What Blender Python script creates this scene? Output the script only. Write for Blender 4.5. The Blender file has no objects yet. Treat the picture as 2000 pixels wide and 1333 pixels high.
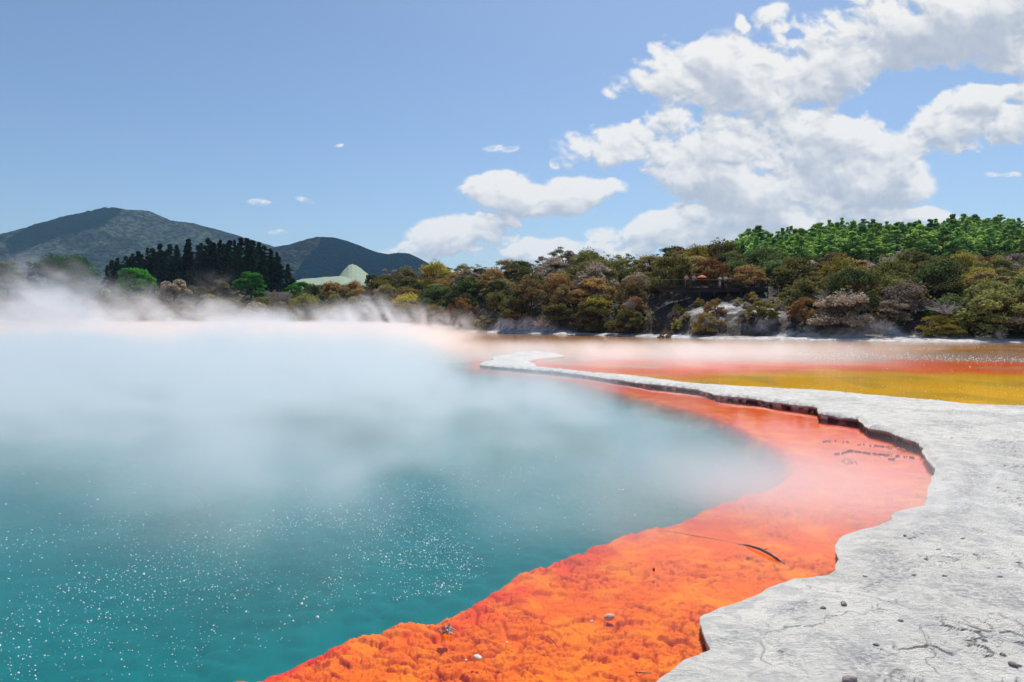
import bpy, bmesh, math, random
import numpy as np
from mathutils import Vector, Matrix

# ------------------------------------------------------------------ camera, sky, sun, exposure
C = bpy.context.scene
COL = C.collection
FPX, CX, HOR, CAMH = 1333.0, 1000.0, 622.0, 2.3      # lens in photo pixels, horizon row, eye height
cd = bpy.data.cameras.new('camera'); cam = bpy.data.objects.new('camera', cd); COL.objects.link(cam)
cam.location = (0, 0, CAMH); cam.rotation_euler = (math.radians(90), 0, 0)
cd.sensor_width = 36; cd.lens = 36 * FPX / 2000
cd.shift_y = -(666.5 - HOR) / 2000
cd.clip_start = 0.1; cd.clip_end = 12000
C.camera = cam
C.view_settings.view_transform = 'Standard'; C.view_settings.look = 'None'
C.view_settings.exposure = 0.12; C.view_settings.gamma = 1
C.cycles.use_denoising = True
C.cycles.max_bounces = 8; C.cycles.diffuse_bounces = 3; C.cycles.glossy_bounces = 3
C.cycles.transparent_max_bounces = 16; C.cycles.volume_bounces = 3
C.cycles.use_adaptive_sampling = True; C.cycles.adaptive_threshold = .025; C.cycles.adaptive_min_samples = 20
C.cycles.volume_step_rate = 2.0; C.cycles.volume_max_steps = 256
SUN_AZ, SUN_EL = math.radians(22), math.radians(58)
ld = bpy.data.lights.new('sun', 'SUN'); lo = bpy.data.objects.new('sun', ld); COL.objects.link(lo)
ld.energy = 4.6; ld.angle = math.radians(0.5); ld.color = (1.0, 0.972, 0.93)
sd = Vector((math.sin(SUN_AZ) * math.cos(SUN_EL), math.cos(SUN_AZ) * math.cos(SUN_EL), math.sin(SUN_EL)))
lo.rotation_euler = sd.to_track_quat('Z', 'Y').to_euler(); lo.location = (30, 60, 90)

# ---- a tiny expression layer over math nodes
class S:
    """socket wrapper"""
    def __init__(s, nt, sock): s.nt = nt; s.k = sock
    def _m(s, op, *a, clamp=False):
        n = s.nt.nodes.new('ShaderNodeMath'); n.operation = op; n.use_clamp = clamp
        for i, v in enumerate(a):
            if isinstance(v, S): s.nt.links.new(v.k, n.inputs[i])
            else: n.inputs[i].default_value = float(v)
        return S(s.nt, n.outputs[0])
    def __add__(s, o): return s._m('ADD', s, o)
    def __radd__(s, o): return s._m('ADD', o, s)
    def __sub__(s, o): return s._m('SUBTRACT', s, o)
    def __rsub__(s, o): return s._m('SUBTRACT', o, s)
    def __mul__(s, o): return s._m('MULTIPLY', s, o)
    def __rmul__(s, o): return s._m('MULTIPLY', o, s)
    def __truediv__(s, o): return s._m('DIVIDE', s, o)
    def __rtruediv__(s, o): return s._m('DIVIDE', o, s)
    def max(s, o): return s._m('MAXIMUM', s, o)
    def min(s, o): return s._m('MINIMUM', s, o)
    def exp(s): return s._m('EXPONENT', s)
    def pow(s, o): return s._m('POWER', s, o)
    def clamp(s): return s._m('ADD', s, 0.0, clamp=True)
    def smooth(s, a, b):
        n = s.nt.nodes.new('ShaderNodeMapRange'); n.interpolation_type = 'SMOOTHSTEP'
        s.nt.links.new(s.k, n.inputs[0])
        for i, v in ((1, a), (2, b)):
            if isinstance(v, S): s.nt.links.new(v.k, n.inputs[i])
            else: n.inputs[i].default_value = float(v)
        n.inputs[3].default_value = 0; n.inputs[4].default_value = 1
        return S(s.nt, n.outputs[0])
def xyz(nt, x, y, z):
    n = nt.nodes.new('ShaderNodeCombineXYZ')
    for i, v in enumerate((x, y, z)):
        if isinstance(v, S): nt.links.new(v.k, n.inputs[i])
        else: n.inputs[i].default_value = float(v)
    return n.outputs[0]
def sep(nt, sock):
    n = nt.nodes.new('ShaderNodeSeparateXYZ'); nt.links.new(sock, n.inputs[0])
    return [S(nt, o) for o in n.outputs]
def noise(nt, vec, scale, detail=4, rough=0.55, dist=0.0, out=0):
    n = nt.nodes.new('ShaderNodeTexNoise')
    nt.links.new(vec, n.inputs['Vector'])
    n.inputs['Scale'].default_value = scale; n.inputs['Detail'].default_value = detail
    n.inputs['Roughness'].default_value = rough; n.inputs['Distortion'].default_value = dist
    return S(nt, n.outputs[out])
def mixc(nt, f, a, b):
    n = nt.nodes.new('ShaderNodeMix'); n.data_type = 'RGBA'
    for i, v in ((0, f), (6, a), (7, b)):
        if isinstance(v, S): nt.links.new(v.k, n.inputs[i])
        elif isinstance(v, (int, float)): n.inputs[i].default_value = v
        elif isinstance(v, tuple): n.inputs[i].default_value = (*v[:3], 1)
        else: nt.links.new(v, n.inputs[i])
    return n.outputs[2]

# ---- world: Nishita sky with cumulus laid out by direction
W = bpy.data.worlds.new('World'); C.world = W; W.use_nodes = True
nt = W.node_tree; nt.nodes.clear()
sky = nt.nodes.new('ShaderNodeTexSky'); sky.sky_type = 'NISHITA'; sky.sun_disc = False
sky.sun_elevation = SUN_EL; sky.sun_rotation = SUN_AZ; sky.altitude = 300
sky.air_density = 1.0; sky.dust_density = 1.2; sky.ozone_density = 1.5
skm = nt.nodes.new('ShaderNodeMix'); skm.data_type = 'RGBA'; skm.blend_type = 'MULTIPLY'; skm.inputs[0].default_value = 1
nt.links.new(sky.outputs[0], skm.inputs[6]); skm.inputs[7].default_value = (.86, .97, 1.07, 1)
bg = nt.nodes.new('ShaderNodeBackground'); bg.inputs['Strength'].default_value = 0.10
nt.links.new(skm.outputs[2], bg.inputs['Color'])
wo = nt.nodes.new('ShaderNodeOutputWorld'); nt.links.new(bg.outputs[0], wo.inputs['Surface'])

# ------------------------------------------------------------------ helpers
rng = np.random.default_rng(11); random.seed(11)
def gp(x, y, z=0.0):
    """where the sight line through photo point (x, y) meets the level z"""
    Y = FPX * (CAMH - z) / (y - HOR); return ((x - CX) / FPX * Y, Y)
def at(x, y, Y):
    return ((x - CX) / FPX * Y, Y, CAMH + (HOR - y) / FPX * Y)
TB = rng.random((256, 256))
def vn(x, y, seed=0):
    x = x + seed * 17.31; y = y + seed * 9.73
    xi = np.floor(x).astype(int); yi = np.floor(y).astype(int)
    fx = x - xi; fy = y - yi; fx = fx * fx * (3 - 2 * fx); fy = fy * fy * (3 - 2 * fy)
    a = TB[xi & 255, yi & 255]; b = TB[(xi + 1) & 255, yi & 255]; c = TB[xi & 255, (yi + 1) & 255]; d = TB[(xi + 1) & 255, (yi + 1) & 255]
    return (a * (1 - fx) + b * fx) * (1 - fy) + (c * (1 - fx) + d * fx) * fy
def fbm(x, y, o=4, seed=0, g=.5):
    s = 0; a = 1; t = 0
    for i in range(o):
        s = s + a * vn(x, y, seed + i); t += a; a *= g; x = x * 2.03; y = y * 2.03
    return s / t
def worley(x, y, seed=0):
    """distance to nearest and second nearest cell point, and the cell's random value"""
    xi = np.floor(x).astype(int); yi = np.floor(y).astype(int)
    f1 = np.full(x.shape, 9.0); f2 = np.full(x.shape, 9.0); idv = np.zeros(x.shape)
    for i in (-1, 0, 1):
        for j in (-1, 0, 1):
            cx = xi + i; cy = yi + j
            px = cx + TB[(cx + seed * 7) & 255, (cy + 31) & 255]; py = cy + TB[(cx + 91) & 255, (cy + seed * 5) & 255]
            d = np.hypot(x - px, y - py); v = TB[(cx + 13) & 255, (cy + 77 + seed) & 255]
            c = d < f1; f2 = np.where(c, f1, np.minimum(f2, d)); idv = np.where(c, v, idv); f1 = np.where(c, d, f1)
    return f1, f2, idv
def sst(x, a, b):
    t = np.clip((x - a) / (b - a), 0, 1); return t * t * (3 - 2 * t)
def mesh_np(name, V, faces_q, parent=None, mat=None, smooth=True, attrs=None, tri=False):
    V = np.asarray(V, dtype=np.float32); F = np.asarray(faces_q, dtype=np.int32); k = F.shape[1]
    me = bpy.data.meshes.new(name)
    me.vertices.add(len(V)); me.vertices.foreach_set('co', V.ravel())
    me.loops.add(F.size); me.loops.foreach_set('vertex_index', F.ravel())
    me.polygons.add(len(F)); me.polygons.foreach_set('loop_start', np.arange(0, F.size, k, dtype=np.int32))
    me.polygons.foreach_set('use_smooth', np.full(len(F), smooth))
    me.update(calc_edges=True)
    if attrs:
        for an, av in attrs.items():
            av = np.asarray(av, dtype=np.float32)
            if av.ndim == 1:
                a = me.attributes.new(an, 'FLOAT', 'POINT'); a.data.foreach_set('value', av)
            else:
                a = me.attributes.new(an, 'FLOAT_COLOR', 'POINT')
                a.data.foreach_set('color', np.c_[av, np.ones(len(av))].astype(np.float32).ravel())
    o = bpy.data.objects.new(name, me); COL.objects.link(o)
    if parent: o.parent = parent
    if mat: me.materials.append(mat)
    return o
def tag(o, label=None, cat=None, group=None, kind=None):
    if label: o['label'] = label
    if cat: o['category'] = cat
    if group: o['group'] = group
    if kind: o['kind'] = kind
    return o
def quads(nr, nc):
    i = np.arange(nr * nc).reshape(nr, nc)
    return np.stack([i[1:, :-1], i[1:, 1:], i[:-1, 1:], i[:-1, :-1]], -1).reshape(-1, 4)
def empty(name, loc=(0, 0, 0), rz=0):
    o = bpy.data.objects.new(name, None); COL.objects.link(o); o.location = loc; o.rotation_euler = (0, 0, rz)
    o.empty_display_size = .2; return o
def newmat(name):
    m = bpy.data.materials.new(name); m.use_nodes = True; nt = m.node_tree
    b = nt.nodes['Principled BSDF']; return m, nt, b
def attr(nt, name, out='Fac'):
    n = nt.nodes.new('ShaderNodeAttribute'); n.attribute_name = name; return n.outputs[out]
def bump(nt, b, h, strength, dist):
    n = nt.nodes.new('ShaderNodeBump'); n.inputs['Strength'].default_value = strength; n.inputs['Distance'].default_value = dist
    nt.links.new(h.k if isinstance(h, S) else h, n.inputs['Height']); nt.links.new(n.outputs[0], b.inputs['Normal']); return n
def wpos(nt):
    return nt.nodes.new('ShaderNodeNewGeometry').outputs['Position']

# ------------------------------------------------------------------ cumulus clouds on the sky dome
# cumulus masses: centre x, y (photo pixels), half sizes, weight
CL = [(1830, 55, 200, 90, 1.1), (2050, 60, 200, 110, 1.1), (1660, 85, 110, 55, .9), (1530, 70, 65, 55, .75), (1500, 35, 30, 26, .55),
      (1350, 150, 125, 62, 1.0), (1480, 160, 150, 70, 1.1), (1640, 150, 110, 60, .9), (1210, 180, 40, 22, .55), (1600, 205, 80, 50, .7),
      (1185, 280, 80, 42, 1.0), (1300, 270, 130, 60, 1.1), (1450, 280, 170, 80, 1.2), (1620, 280, 150, 78, 1.1), (1740, 300, 85, 60, .9),
      (1410, 355, 120, 45, 1.0), (1560, 365, 170, 52, 1.15), (1720, 355, 90, 50, 1.0), (1300, 335, 60, 25, .6),
      (1900, 215, 130, 52, 1.1), (2010, 200, 120, 62, 1.0), (1870, 285, 65, 22, .7), (1800, 250, 60, 45, .7),
      (1300, 455, 75, 26, 1.0), (1420, 440, 110, 34, 1.05), (1560, 435, 130, 38, 1.05), (1700, 425, 100, 26, .9), (1820, 424, 90, 16, .85), (1400, 480, 160, 22, .9),
      (1020, 388, 95, 27, 1.25), (955, 375, 52, 28, .9), (1000, 352, 38, 20, .8), (1130, 378, 62, 34, 1.1), (1205, 362, 32, 18, .7),
      (890, 468, 78, 38, 1.2), (820, 492, 60, 22, 1.0), (995, 432, 26, 18, .7), (995, 468, 22, 14, .6), (760, 500, 30, 10, .5), (940, 440, 40, 20, .7),
      (1010, 500, 45, 16, .8), (1110, 492, 110, 25, 1.15), (1180, 462, 34, 14, .8), (1230, 495, 50, 18, .8),
      (990, 286, 30, 6, .66), (563, 453, 22, 9, .72), (505, 402, 20, 6, .62), (592, 394, 28, 5, .64), (5, 484, 34, 16, 1.0), (672, 293, 12, 4, .58),
      (1436, 62, 12, 26, .5), (1975, 350, 34, 6, .6), (1090, 310, 14, 9, .5),
      (1330, -250, 560, 120, .9), (500, -480, 400, 110, .7), (2350, 300, 200, 120, .8)]
HO = [(1735, 200, 72, 38, 1.3), (1800, 175, 60, 24, 1.0), (1950, 150, 70, 9, .6), (1900, 145, 60, 8, .5), (1545, 72, 16, 10, .7), (1585, 205, 34, 9, .8), (1655, 222, 30, 8, .6), (1440, 218, 26, 7, .5), (1425, 325, 18, 6, .5), (1965, 195, 26, 9, .5)]
def cloud_sky():
    gx = np.arange(-500, 2560, 2.1); gy = np.arange(-480, 640, 2.1); GX, GY = np.meshgrid(gx, gy)
    w1 = fbm(GX / 120, GY / 90, 4, 300) - .5; w2 = fbm(GX / 120, GY / 90, 4, 310) - .5
    wx = GX + w1 * 75; wy = GY + w2 * 48
    B = np.zeros(GX.shape)
    for (px, py, sx, sy, w) in CL: q = ((wx - px) / sx) ** 2 + ((wy - py) / sy) ** 2; B = np.maximum(B, w * np.exp(-.80 * q ** 1.15)) + .16 * w * np.exp(-1.0 * q ** 1.3)
    B = np.where(B > .9, .9 + (B - .9) * .25, B); Bp = B.clip(0, 1)
    for (px, py, sx, sy, w) in HO: B -= w * np.exp(-1.0 * (((wx - px) / sx) ** 2 + ((wy - py) / sy) ** 2))
    q1 = fbm(GX / 95, GY / 70, 3, 320) - .5; q2 = fbm(GX / 30, GY / 26, 4, 326, .6) - .5
    wx2 = GX + q1 * 60 + q2 * 16; wy2 = GY + q1 * 30 + q2 * 14
    n = fbm(wx2 / 85, wy2 / 62, 7, 330, .58) - .5
    b1 = .55 - worley(wx2 / 58, wy2 / 44, 41)[0]; b2 = .5 - worley(wx2 / 24 + 9, wy2 / 19, 43)[0]; b3 = .5 - worley(wx2 / 11 + 4, wy2 / 9, 47)[0]
    tear = fbm(wx2 / 16, wy2 / 13, 5, 360, .62) - .5; F = B - .38 + (n * 1.95 + b1 * .34 + b2 * .17 + b3 * .08 + tear * .30) * (.12 + .88 * sst(Bp, .10, .50))
    F -= sst(-GY, 250, 470) + sst(GX, 2350, 2540) + sst(-GX, 300, 480)
    a = sst(F, -.10, .36)
    sm = np.zeros(GX.shape)
    for (px, py, sx, sy, w) in CL:
        if min(sx, sy) < 12: sm = np.maximum(sm, np.exp(-.25 * (((GX - px) / sx) ** 2 + ((GY - py) / sy) ** 2)))
    a = a * (1 - sm * (1 - .72 * sst(fbm(GX / 16 + GY / 40, GY / 6, 5, 380, .65), .40, .64)))
    T = np.clip(F, 0, 1.2)
    def sh(A, dx, dy):      # value dx to the right and dy above
        o = A.copy(); ix = int(round(dx / 2.1)); iy = int(round(dy / 2.1)); o[iy:, :A.shape[1] - ix] = A[:A.shape[0] - iy, ix:]; return o
    Hh = np.sqrt(T)
    rel = (Hh - sh(Hh, 4, 8)) * 1.0 + (Hh - sh(Hh, 9, 20)) * .9 + (Hh - sh(Hh, 16, 42)) * .55
    occ = (sh(T, 8, 25) + sh(T, 14, 50) + sh(T, 20, 85)) / 3
    L = .80 + .50 * np.clip(rel, -.7, .5) - .30 * sst(occ, .3, 1.1) - .06 * sst(T, .5, 1.1) + (fbm(wx2 / 40, wy2 / 30, 4, 350) - .5) * .12
    L = L - .30 * np.exp(-((GX - 1830) / 190) ** 2 - ((GY - 92) / 38) ** 2) - .12 * np.exp(-((GX - 1680) / 120) ** 2 - ((GY - 385) / 22) ** 2); thin = 1 - sst(F, .02, .3); L = np.clip(.5 * (L + np.sqrt((L - .46) ** 2 + .02)) + .23 + thin * .06 + (fbm(wx2 / 26, wy2 / 20, 4, 370) - .5) * .16, .36, 1)
    lo = np.array([.34, .42, .56]); hi = np.array([.95, .94, .925]); k = np.clip((L - .30) / .70, 0, 1)[..., None]
    c = lo + (hi - lo) * k ** .9  # sunlit and shaded sides of the clouds are computed into this glowing colour
    d = np.stack([(GX - CX) / FPX, np.ones_like(GX), (HOR - GY) / FPX], -1); d /= np.linalg.norm(d, axis=-1)[..., None]
    P_ = d * 9300; P_[..., 2] += CAMH
    m = bpy.data.materials.new('cloud_sky'); m.use_nodes = True; nt = m.node_tree; nt.nodes.clear()
    em = nt.nodes.new('ShaderNodeEmission'); nt.links.new(attr(nt, 'col', 'Color'), em.inputs[0]); em.inputs[1].default_value = .90
    tr = nt.nodes.new('ShaderNodeBsdfTransparent'); mx = nt.nodes.new('ShaderNodeMixShader'); nt.links.new(attr(nt, 'cover'), mx.inputs[0])
    nt.links.new(tr.outputs[0], mx.inputs[1]); nt.links.new(em.outputs[0], mx.inputs[2])
    mo = nt.nodes.new('ShaderNodeOutputMaterial'); nt.links.new(mx.outputs[0], mo.inputs['Surface']); m.cycles.emission_sampling = 'NONE'
    keep = a > .002; Fq = quads(*GX.shape); kq = keep.ravel()[Fq].any(1); Fq = Fq[kq]
    us = np.zeros(GX.size, bool); us[Fq.ravel()] = True; rm = -np.ones(GX.size, int); rm[us] = np.arange(us.sum())
    o = mesh_np('sky', P_.reshape(-1, 3)[us], rm[Fq], mat=m, attrs={'col': c.reshape(-1, 3)[us], 'cover': (a * .98).ravel()[us]})
    tag(o, kind='structure')
cloud_sky()

# ------------------------------------------------------------------ outlines traced as points on the ground
front_px = [(1285, 1333, .03), (1330, 1306, .03), (1387, 1283, .04), (1372, 1262, .065), (1366, 1237, .06), (1370, 1215, .03), (1395, 1198, .02),
    (1430, 1185, .02), (1480, 1167, .02), (1508, 1146, .02), (1550, 1136, .025), (1618, 1131, .03), (1635, 1126, .05), (1637, 1103, .06), (1626, 1082, .05),
    (1640, 1058, .03), (1665, 1046, .025), (1700, 1036, .025), (1738, 1023, .04), (1750, 1008, .04), (1800, 994, .04), (1813, 974, .05), (1810, 960, .06),
    (1824, 944, .09), (1829, 930, .11), (1816, 919, .12), (1809, 905, .13), (1802, 894, .14), (1797, 880, .16), (1762, 870, .16), (1736, 857, .16), (1697, 848, .15),
    (1675, 830, .15), (1600, 819, .16), (1596, 806, .15), (1512, 794, .14), (1480, 788, .14), (1400, 780, .14), (1368, 768, .12), (1330, 763, .13), (1270, 757, .13), (1225, 750, .12),
    (1172, 742, .10), (1140, 737, .11), (1092, 731, .12), (1040, 727, .12), (1000, 723, .11), (965, 720, .10), (936, 716, .09)]
back_px = [(945, 706), (968, 702), (955, 698), (993, 692), (1054, 688), (1109, 695), (1060, 700), (1029, 705), (1046, 711), (1048, 719), (1092, 723), (1134, 728),
    (1175, 733), (1216, 734), (1271, 740), (1326, 747), (1367, 753), (1450, 758), (1544, 764), (1610, 767), (1688, 774), (1760, 781), (1850, 789), (1910, 795), (2000, 797), (2500, 806)]
P = [( -2.6, -3.0, .03), (-1.2, .6, .03), (-.5, 2.2, .03), (.35, 3.5, .03)]
P += [(*gp(x, y), l) for x, y, l in front_px]
P += [(*gp(x, y, .02), .012) for x, y in back_px]
P += [(26, 12, .03), (26, -3, .03)]
def densify(P, step, amp, sc, seed):
    out = []
    for i in range(len(P)):
        a = np.array(P[i]); b = np.array(P[(i + 1) % len(P)]); L = np.hypot(*(b - a)[:2]); n = max(1, int(L / step))
        for k in range(n):
            out.append(a + (b - a) * k / n)
    out = np.array(out)
    s = np.r_[0, np.cumsum(np.hypot(*np.diff(out[:, :2], axis=0).T))]
    j = (fbm(s * sc, s * 0 + 3.3, 4, seed, .62) - .5) * amp * 2; k = (fbm(s * sc, s * 0 + 9.9, 4, seed + 5, .62) - .5) * amp * 2
    out[:, 0] += j; out[:, 1] += k
    return out
SP = densify(P, .045, .05, 3.0, 2)
shelf_px = [(451, 1330), (469, 1323), (490, 1324), (502, 1330), (526, 1316), (544, 1307), (580, 1300), (610, 1288), (634, 1282), (649, 1268), (670, 1252), (700, 1239), (718, 1241), (733, 1248),
    (745, 1246), (766, 1229), (787, 1211), (820, 1209), (850, 1213), (874, 1207), (892, 1195), (910, 1189), (934, 1190), (949, 1174), (970, 1156), (1000, 1146), (1006, 1143), (1020, 1125),
    (1043, 1108), (1065, 1102), (1082, 1105), (1101, 1090), (1141, 1074), (1149, 1075), (1180, 1062), (1208, 1051), (1230, 1042), (1258, 1038), (1275, 1027), (1292, 1025), (1311, 1027), (1336, 1015),
    (1364, 1005), (1387, 987), (1418, 976), (1468, 963), (1520, 948), (1556, 930), (1568, 905), (1555, 882), (1520, 860), (1480, 842), (1440, 824), (1400, 810), (1350, 797), (1300, 787), (1240, 773),
    (1180, 759), (1120, 746), (1050, 734), (990, 727), (925, 718)]
Q = [(*gp(x, y, -.05), 0) for x, y in shelf_px]
Q = [(-6, -3, 0), (-3.4, 1.2, 0), (-2.4, 3.0, 0), (-1.95, 3.9, 0)] + Q + [(*gp(915, 712, -.05), 0), (*gp(925, 700, -.05), 0), (*gp(955, 688, -.05), 0), (*gp(950, 670, -.05), 0), (*gp(930, 656, -.05), 0), (-8, 200, 0), (140, 200, 0), (140, -3, 0)]
QP = densify(Q, .08, .018, 2.0, 9)
def near_poly(pts, poly, want=False):
    """signed distance (inside positive), nearest point and carried value"""
    n = len(pts); best = np.full(n, 1e9); bx = np.zeros(n); by = np.zeros(n); bl = np.zeros(n); ins = np.zeros(n, bool)
    A = poly; B = np.roll(poly, -1, axis=0)
    x = pts[:, 0]; y = pts[:, 1]
    for a, b in zip(A, B):
        c = (a[1] > y) != (b[1] > y)
        if c.any():
            xx = (b[0] - a[0]) * (y - a[1]) / (b[1] - a[1] + 1e-12) + a[0]; ins ^= c & (x < xx)
    # coarse to fine nearest: only segments that could matter, in blocks of points
    mid = (A[:, :2] + B[:, :2]) / 2
    yy = np.maximum(y, .8); order = np.lexsort((np.floor(x / yy * 14 + 500), np.floor(np.log(yy) * 9)))
    for s in range(0, n, 700):
        sl = order[s:s + 700]; p = pts[sl]; lo = p.min(0); hi = p.max(0); ce = (lo + hi) / 2; r = np.hypot(*(hi - lo)) / 2
        dm = np.hypot(mid[:, 0] - ce[0], mid[:, 1] - ce[1]); L = np.hypot(*(B - A)[:, :2].T) / 2
        k = np.where(dm - L <= dm.min() + 2 * r + L[dm.argmin()] + .02)[0]
        bb = np.full(len(p), 1e9); X = np.zeros(len(p)); Yy = np.zeros(len(p)); Lv = np.zeros(len(p))
        for i in k:
            a = A[i]; b = B[i]; d = b[:2] - a[:2]; t = np.clip(((p - a[:2]) @ d) / (d @ d + 1e-12), 0, 1)
            qx = a[0] + d[0] * t; qy = a[1] + d[1] * t; dd = np.hypot(p[:, 0] - qx, p[:, 1] - qy); m = dd < bb
            bb[m] = dd[m]; X[m] = qx[m]; Yy[m] = qy[m]; Lv[m] = (a[2] + (b[2] - a[2]) * t)[m]
        best[sl] = bb; bx[sl] = X; by[sl] = Yy; bl[sl] = Lv
    return np.where(ins, best, -best), np.c_[bx, by], bl
def fan(x0, x1, y0, y1, sx, sy, xi=None, yi=None):
    """a sheet whose cells grow with distance from the path where people stand"""
    xs = np.arange(x0, x1 + sx, sx); ys = np.arange(y0, y1 + sy, sy)
    if xi is not None: xs = np.r_[np.linspace(xi[0], x0, 60, endpoint=False), xs, np.linspace(x1 + sx * 2, xi[1], 60)]
    if yi is not None: ys = np.r_[ys, np.linspace(y1 + sy * 2, yi, 110)]
    u = (xs - CX) / FPX; Y = FPX * CAMH / (ys - HOR)
    UU, YY = np.meshgrid(u, Y); return UU * YY, YY
# ------------------------------------------------------------------ pool bed: orange shelf, deep teal basin, ochre shallows
m_bed, nt, b = newmat('pool_bed')
ac = attr(nt, 'col', 'Color'); p = wpos(nt)
n1 = noise(nt, p, 30, 5, .6); n2 = noise(nt, p, 5, 4, .6)
bx_, by_, bz_ = sep(nt, p); n3 = noise(nt, xyz(nt, bx_ * .6, by_ * 1.5, bz_), 70, 5, .7); n4 = noise(nt, p, 2.2, 4, .6); sh_ = S(nt, attr(nt, 'shal'))
c1 = mixc(nt, (n1 - .35).clamp() * .9 * sh_, ac, (.50, .035, .004))
c1 = mixc(nt, n4.smooth(.46, .62) * .7 * sh_, c1, (.88, .26, .003))
c1 = mixc(nt, n3.smooth(.55, .68) * .62 * sh_, c1, (.30, .03, .006))
nt.links.new(c1, b.inputs['Base Color'])
b.inputs['Roughness'].default_value = .9; b.inputs['Specular IOR Level'].default_value = .1
bump(nt, b, (n1 + n3 * .5) * S(nt, attr(nt, 'shal')), .6, .012)
X, Y = fan(380, 2010, 736, 1345, 2.0, 1.8, (-900, 2600), 2300)
XB, YB = fan(-700, 2600, 640.5, 741, 14, 1.5)
def bed(X, Y, name):
    sh = X.shape; x = X.ravel(); y = Y.ravel(); pts = np.c_[x, y]
    wx = x + (fbm(x * 3, y * 3, 3, 4) - .5) * .12; wy = y + (fbm(x * 3, y * 3, 3, 14) - .5) * .12
    ds, _, _ = near_poly(pts, QP); dl, _, _ = near_poly(pts, SP)
    far = sst(y, 14, 22); ds = ds + .085 * (1 - far)
    inner = sst(ds, 0, .5)
    z = -.062 - .06 * sst(-dl, 0, 1.2) * (1 - far) - .03 * (fbm(x * .8, y * .8, 3, 7))
    # lobes along the drop-off
    f1, f2, idv = worley(wx * 3.1, wy * 3.1, 3)
    z += (1 - sst(ds, .05, .8)) * (.036 * (1 - sst(f1, 0, .62)) - .01) * (1 - far)
    # slabs and pebbly crust
    near = (1 - sst(y, 8, 13)) * sst(ds, -.12, .05)
    f1, f2, idv = worley(wx * 5.5 + wy * 1.2, wy * 8.5, 5)
    crust = sst(fbm(x * 1.5, y * 1.5, 3, 21), .36, .55)
    slab = (idv * .034 + .006) * sst(f2 - f1, .0, .20); crev = (1 - sst(f2 - f1, .02, .12)) * (.35 + .65 * crust) * near
    z += near * slab * (.35 + .65 * crust) 
    f1, f2, idv = worley(wx * 15 + 3, wy * 21, 8)
    z += near * crust * (.017 * idv + .003) * sst(f2 - f1, .0, .22); crev = np.maximum(crev, (1 - sst(f2 - f1, .03, .16)) * crust * near * (idv > .35) * .9)
    f1, f2, idv = worley(wx * 34, wy * 46, 12)
    z += near * (1 - sst(y, 5.5, 8)) * .011 * idv * sst(f2 - f1, .0, .25)
    z += (fbm(x * 9, y * 12, 4, 30) - .5) * .022 * near
    z = np.minimum(z, -.012)
    z = np.where(dl > 0, np.minimum(z, -.05 - .1 * sst(dl, 0, .2)), z)
    drop = sst(-ds, -.02, .42)
    z = z - drop * .34
    z += (ds < 0) * 0.0
    # colour: mineral pigment, with water murk, crack shade and reflected white painted in
    up = sst(y, 4, 9); o1 = np.array([.80, .175, .001]); o2 = np.array([.84, .12, .004]); red = np.array([.80, .055, .02])
    o = o1 + (o2 - o1) * up[:, None]
    rim = np.maximum((1 - sst(ds, .0, .40)) * .85, (1 - sst(-dl, .1, 1.1)) * sst(y, 9, 11) * .7) * (1 - far) + sst(y, 16, 24) * .75
    o = o + (red - o) * np.clip(rim * (.5 + fbm(x * 4, y * 4, 3, 3)), 0, 1)[:, None]
    deep = np.array([.0, .152, .160]); murk = np.array([.05, .15, .14])  # teal of the cloudy water, put on the bed as colour
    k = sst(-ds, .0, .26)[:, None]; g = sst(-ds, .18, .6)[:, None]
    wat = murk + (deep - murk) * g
    crv = np.array([.30, .020, .004]); o = o + (crv - o) * np.clip(crev * sst(fbm(x * 6, y * 6, 3, 77), .30, .55), 0, 1)[:, None] * .85  # crack pigment, darkened in place of shadow between the slabs
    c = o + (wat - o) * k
    # shallows beyond the ledge
    back = (y > 17) & (ds > 0)
    u = x / y; yp = HOR + FPX * CAMH / y
    # behind the strip: right of/behind it
    tipx = np.interp(u, [-.06, .03, .13, .27, .45, .6, .75, 1.5], [700, 716, 727, 748, 770, 791, 804, 830])
    isback = yp < tipx
    yel = np.array([.80, .455, .014]); orr = np.array([.95, .17, .03]); och = np.array([.78, .36, .07]); pale = np.array([.62, .42, .30]); grn = np.array([.25, .38, .12])  # pale paints the mist and white reflection on the water into the bed
    wv = (fbm(x * .25, y * .25, 4, 40) - .5)
    yy = yp + wv * 26 * sst(yp, 660, 700) + (fbm(x * 1.1, y * .6, 4, 45) - .5) * 9; bmot = sst(fbm(x * .9 + 4, y * .45, 5, 46), .50, .66)
    ys = [600, 668, 684, 690, 698, 706, 720, 727, 760, 900]
    cs = np.array([och, och, och, pale, pale, orr, orr, yel, yel * 1.06, yel])
    bc = np.stack([np.interp(yy, ys, cs[:, i]) for i in range(3)], -1)
    bc = bc * (0.85 + .3 * fbm(x * .5, y * .2, 4, 50))[:, None]; bc = bc + (np.array([.46, .33, .05]) - bc) * (bmot * .5 * sst(yp, 715, 730))[:, None]; bc = bc + (np.array([.75, .55, .40]) - bc) * (.45 * sst(fbm(x * .35, y * .3, 4, 48), .5, .65) * (1 - sst(yp, 712, 722)))[:, None]
    gk = (1 - sst(np.abs(dl), 0, .5)) * sst(u, .45, .6) * .8
    bc = bc + (grn - bc) * gk[:, None]
    c = np.where(isback[:, None], bc, c); zoff = -.006 if len(x) < 60000 else 0.0
    z = np.where(isback & (dl < 0), -.10 - .05 * fbm(x * .6, y * .6, 3, 8), z)
    z = z + zoff; shal = np.clip((1 - drop) * (1 - isback), 0, 1)
    o = mesh_np(name, np.c_[x, y, z], quads(*sh), mat=m_bed, attrs={'col': c, 'shal': shal}); tag(o, kind='structure'); return o
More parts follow.
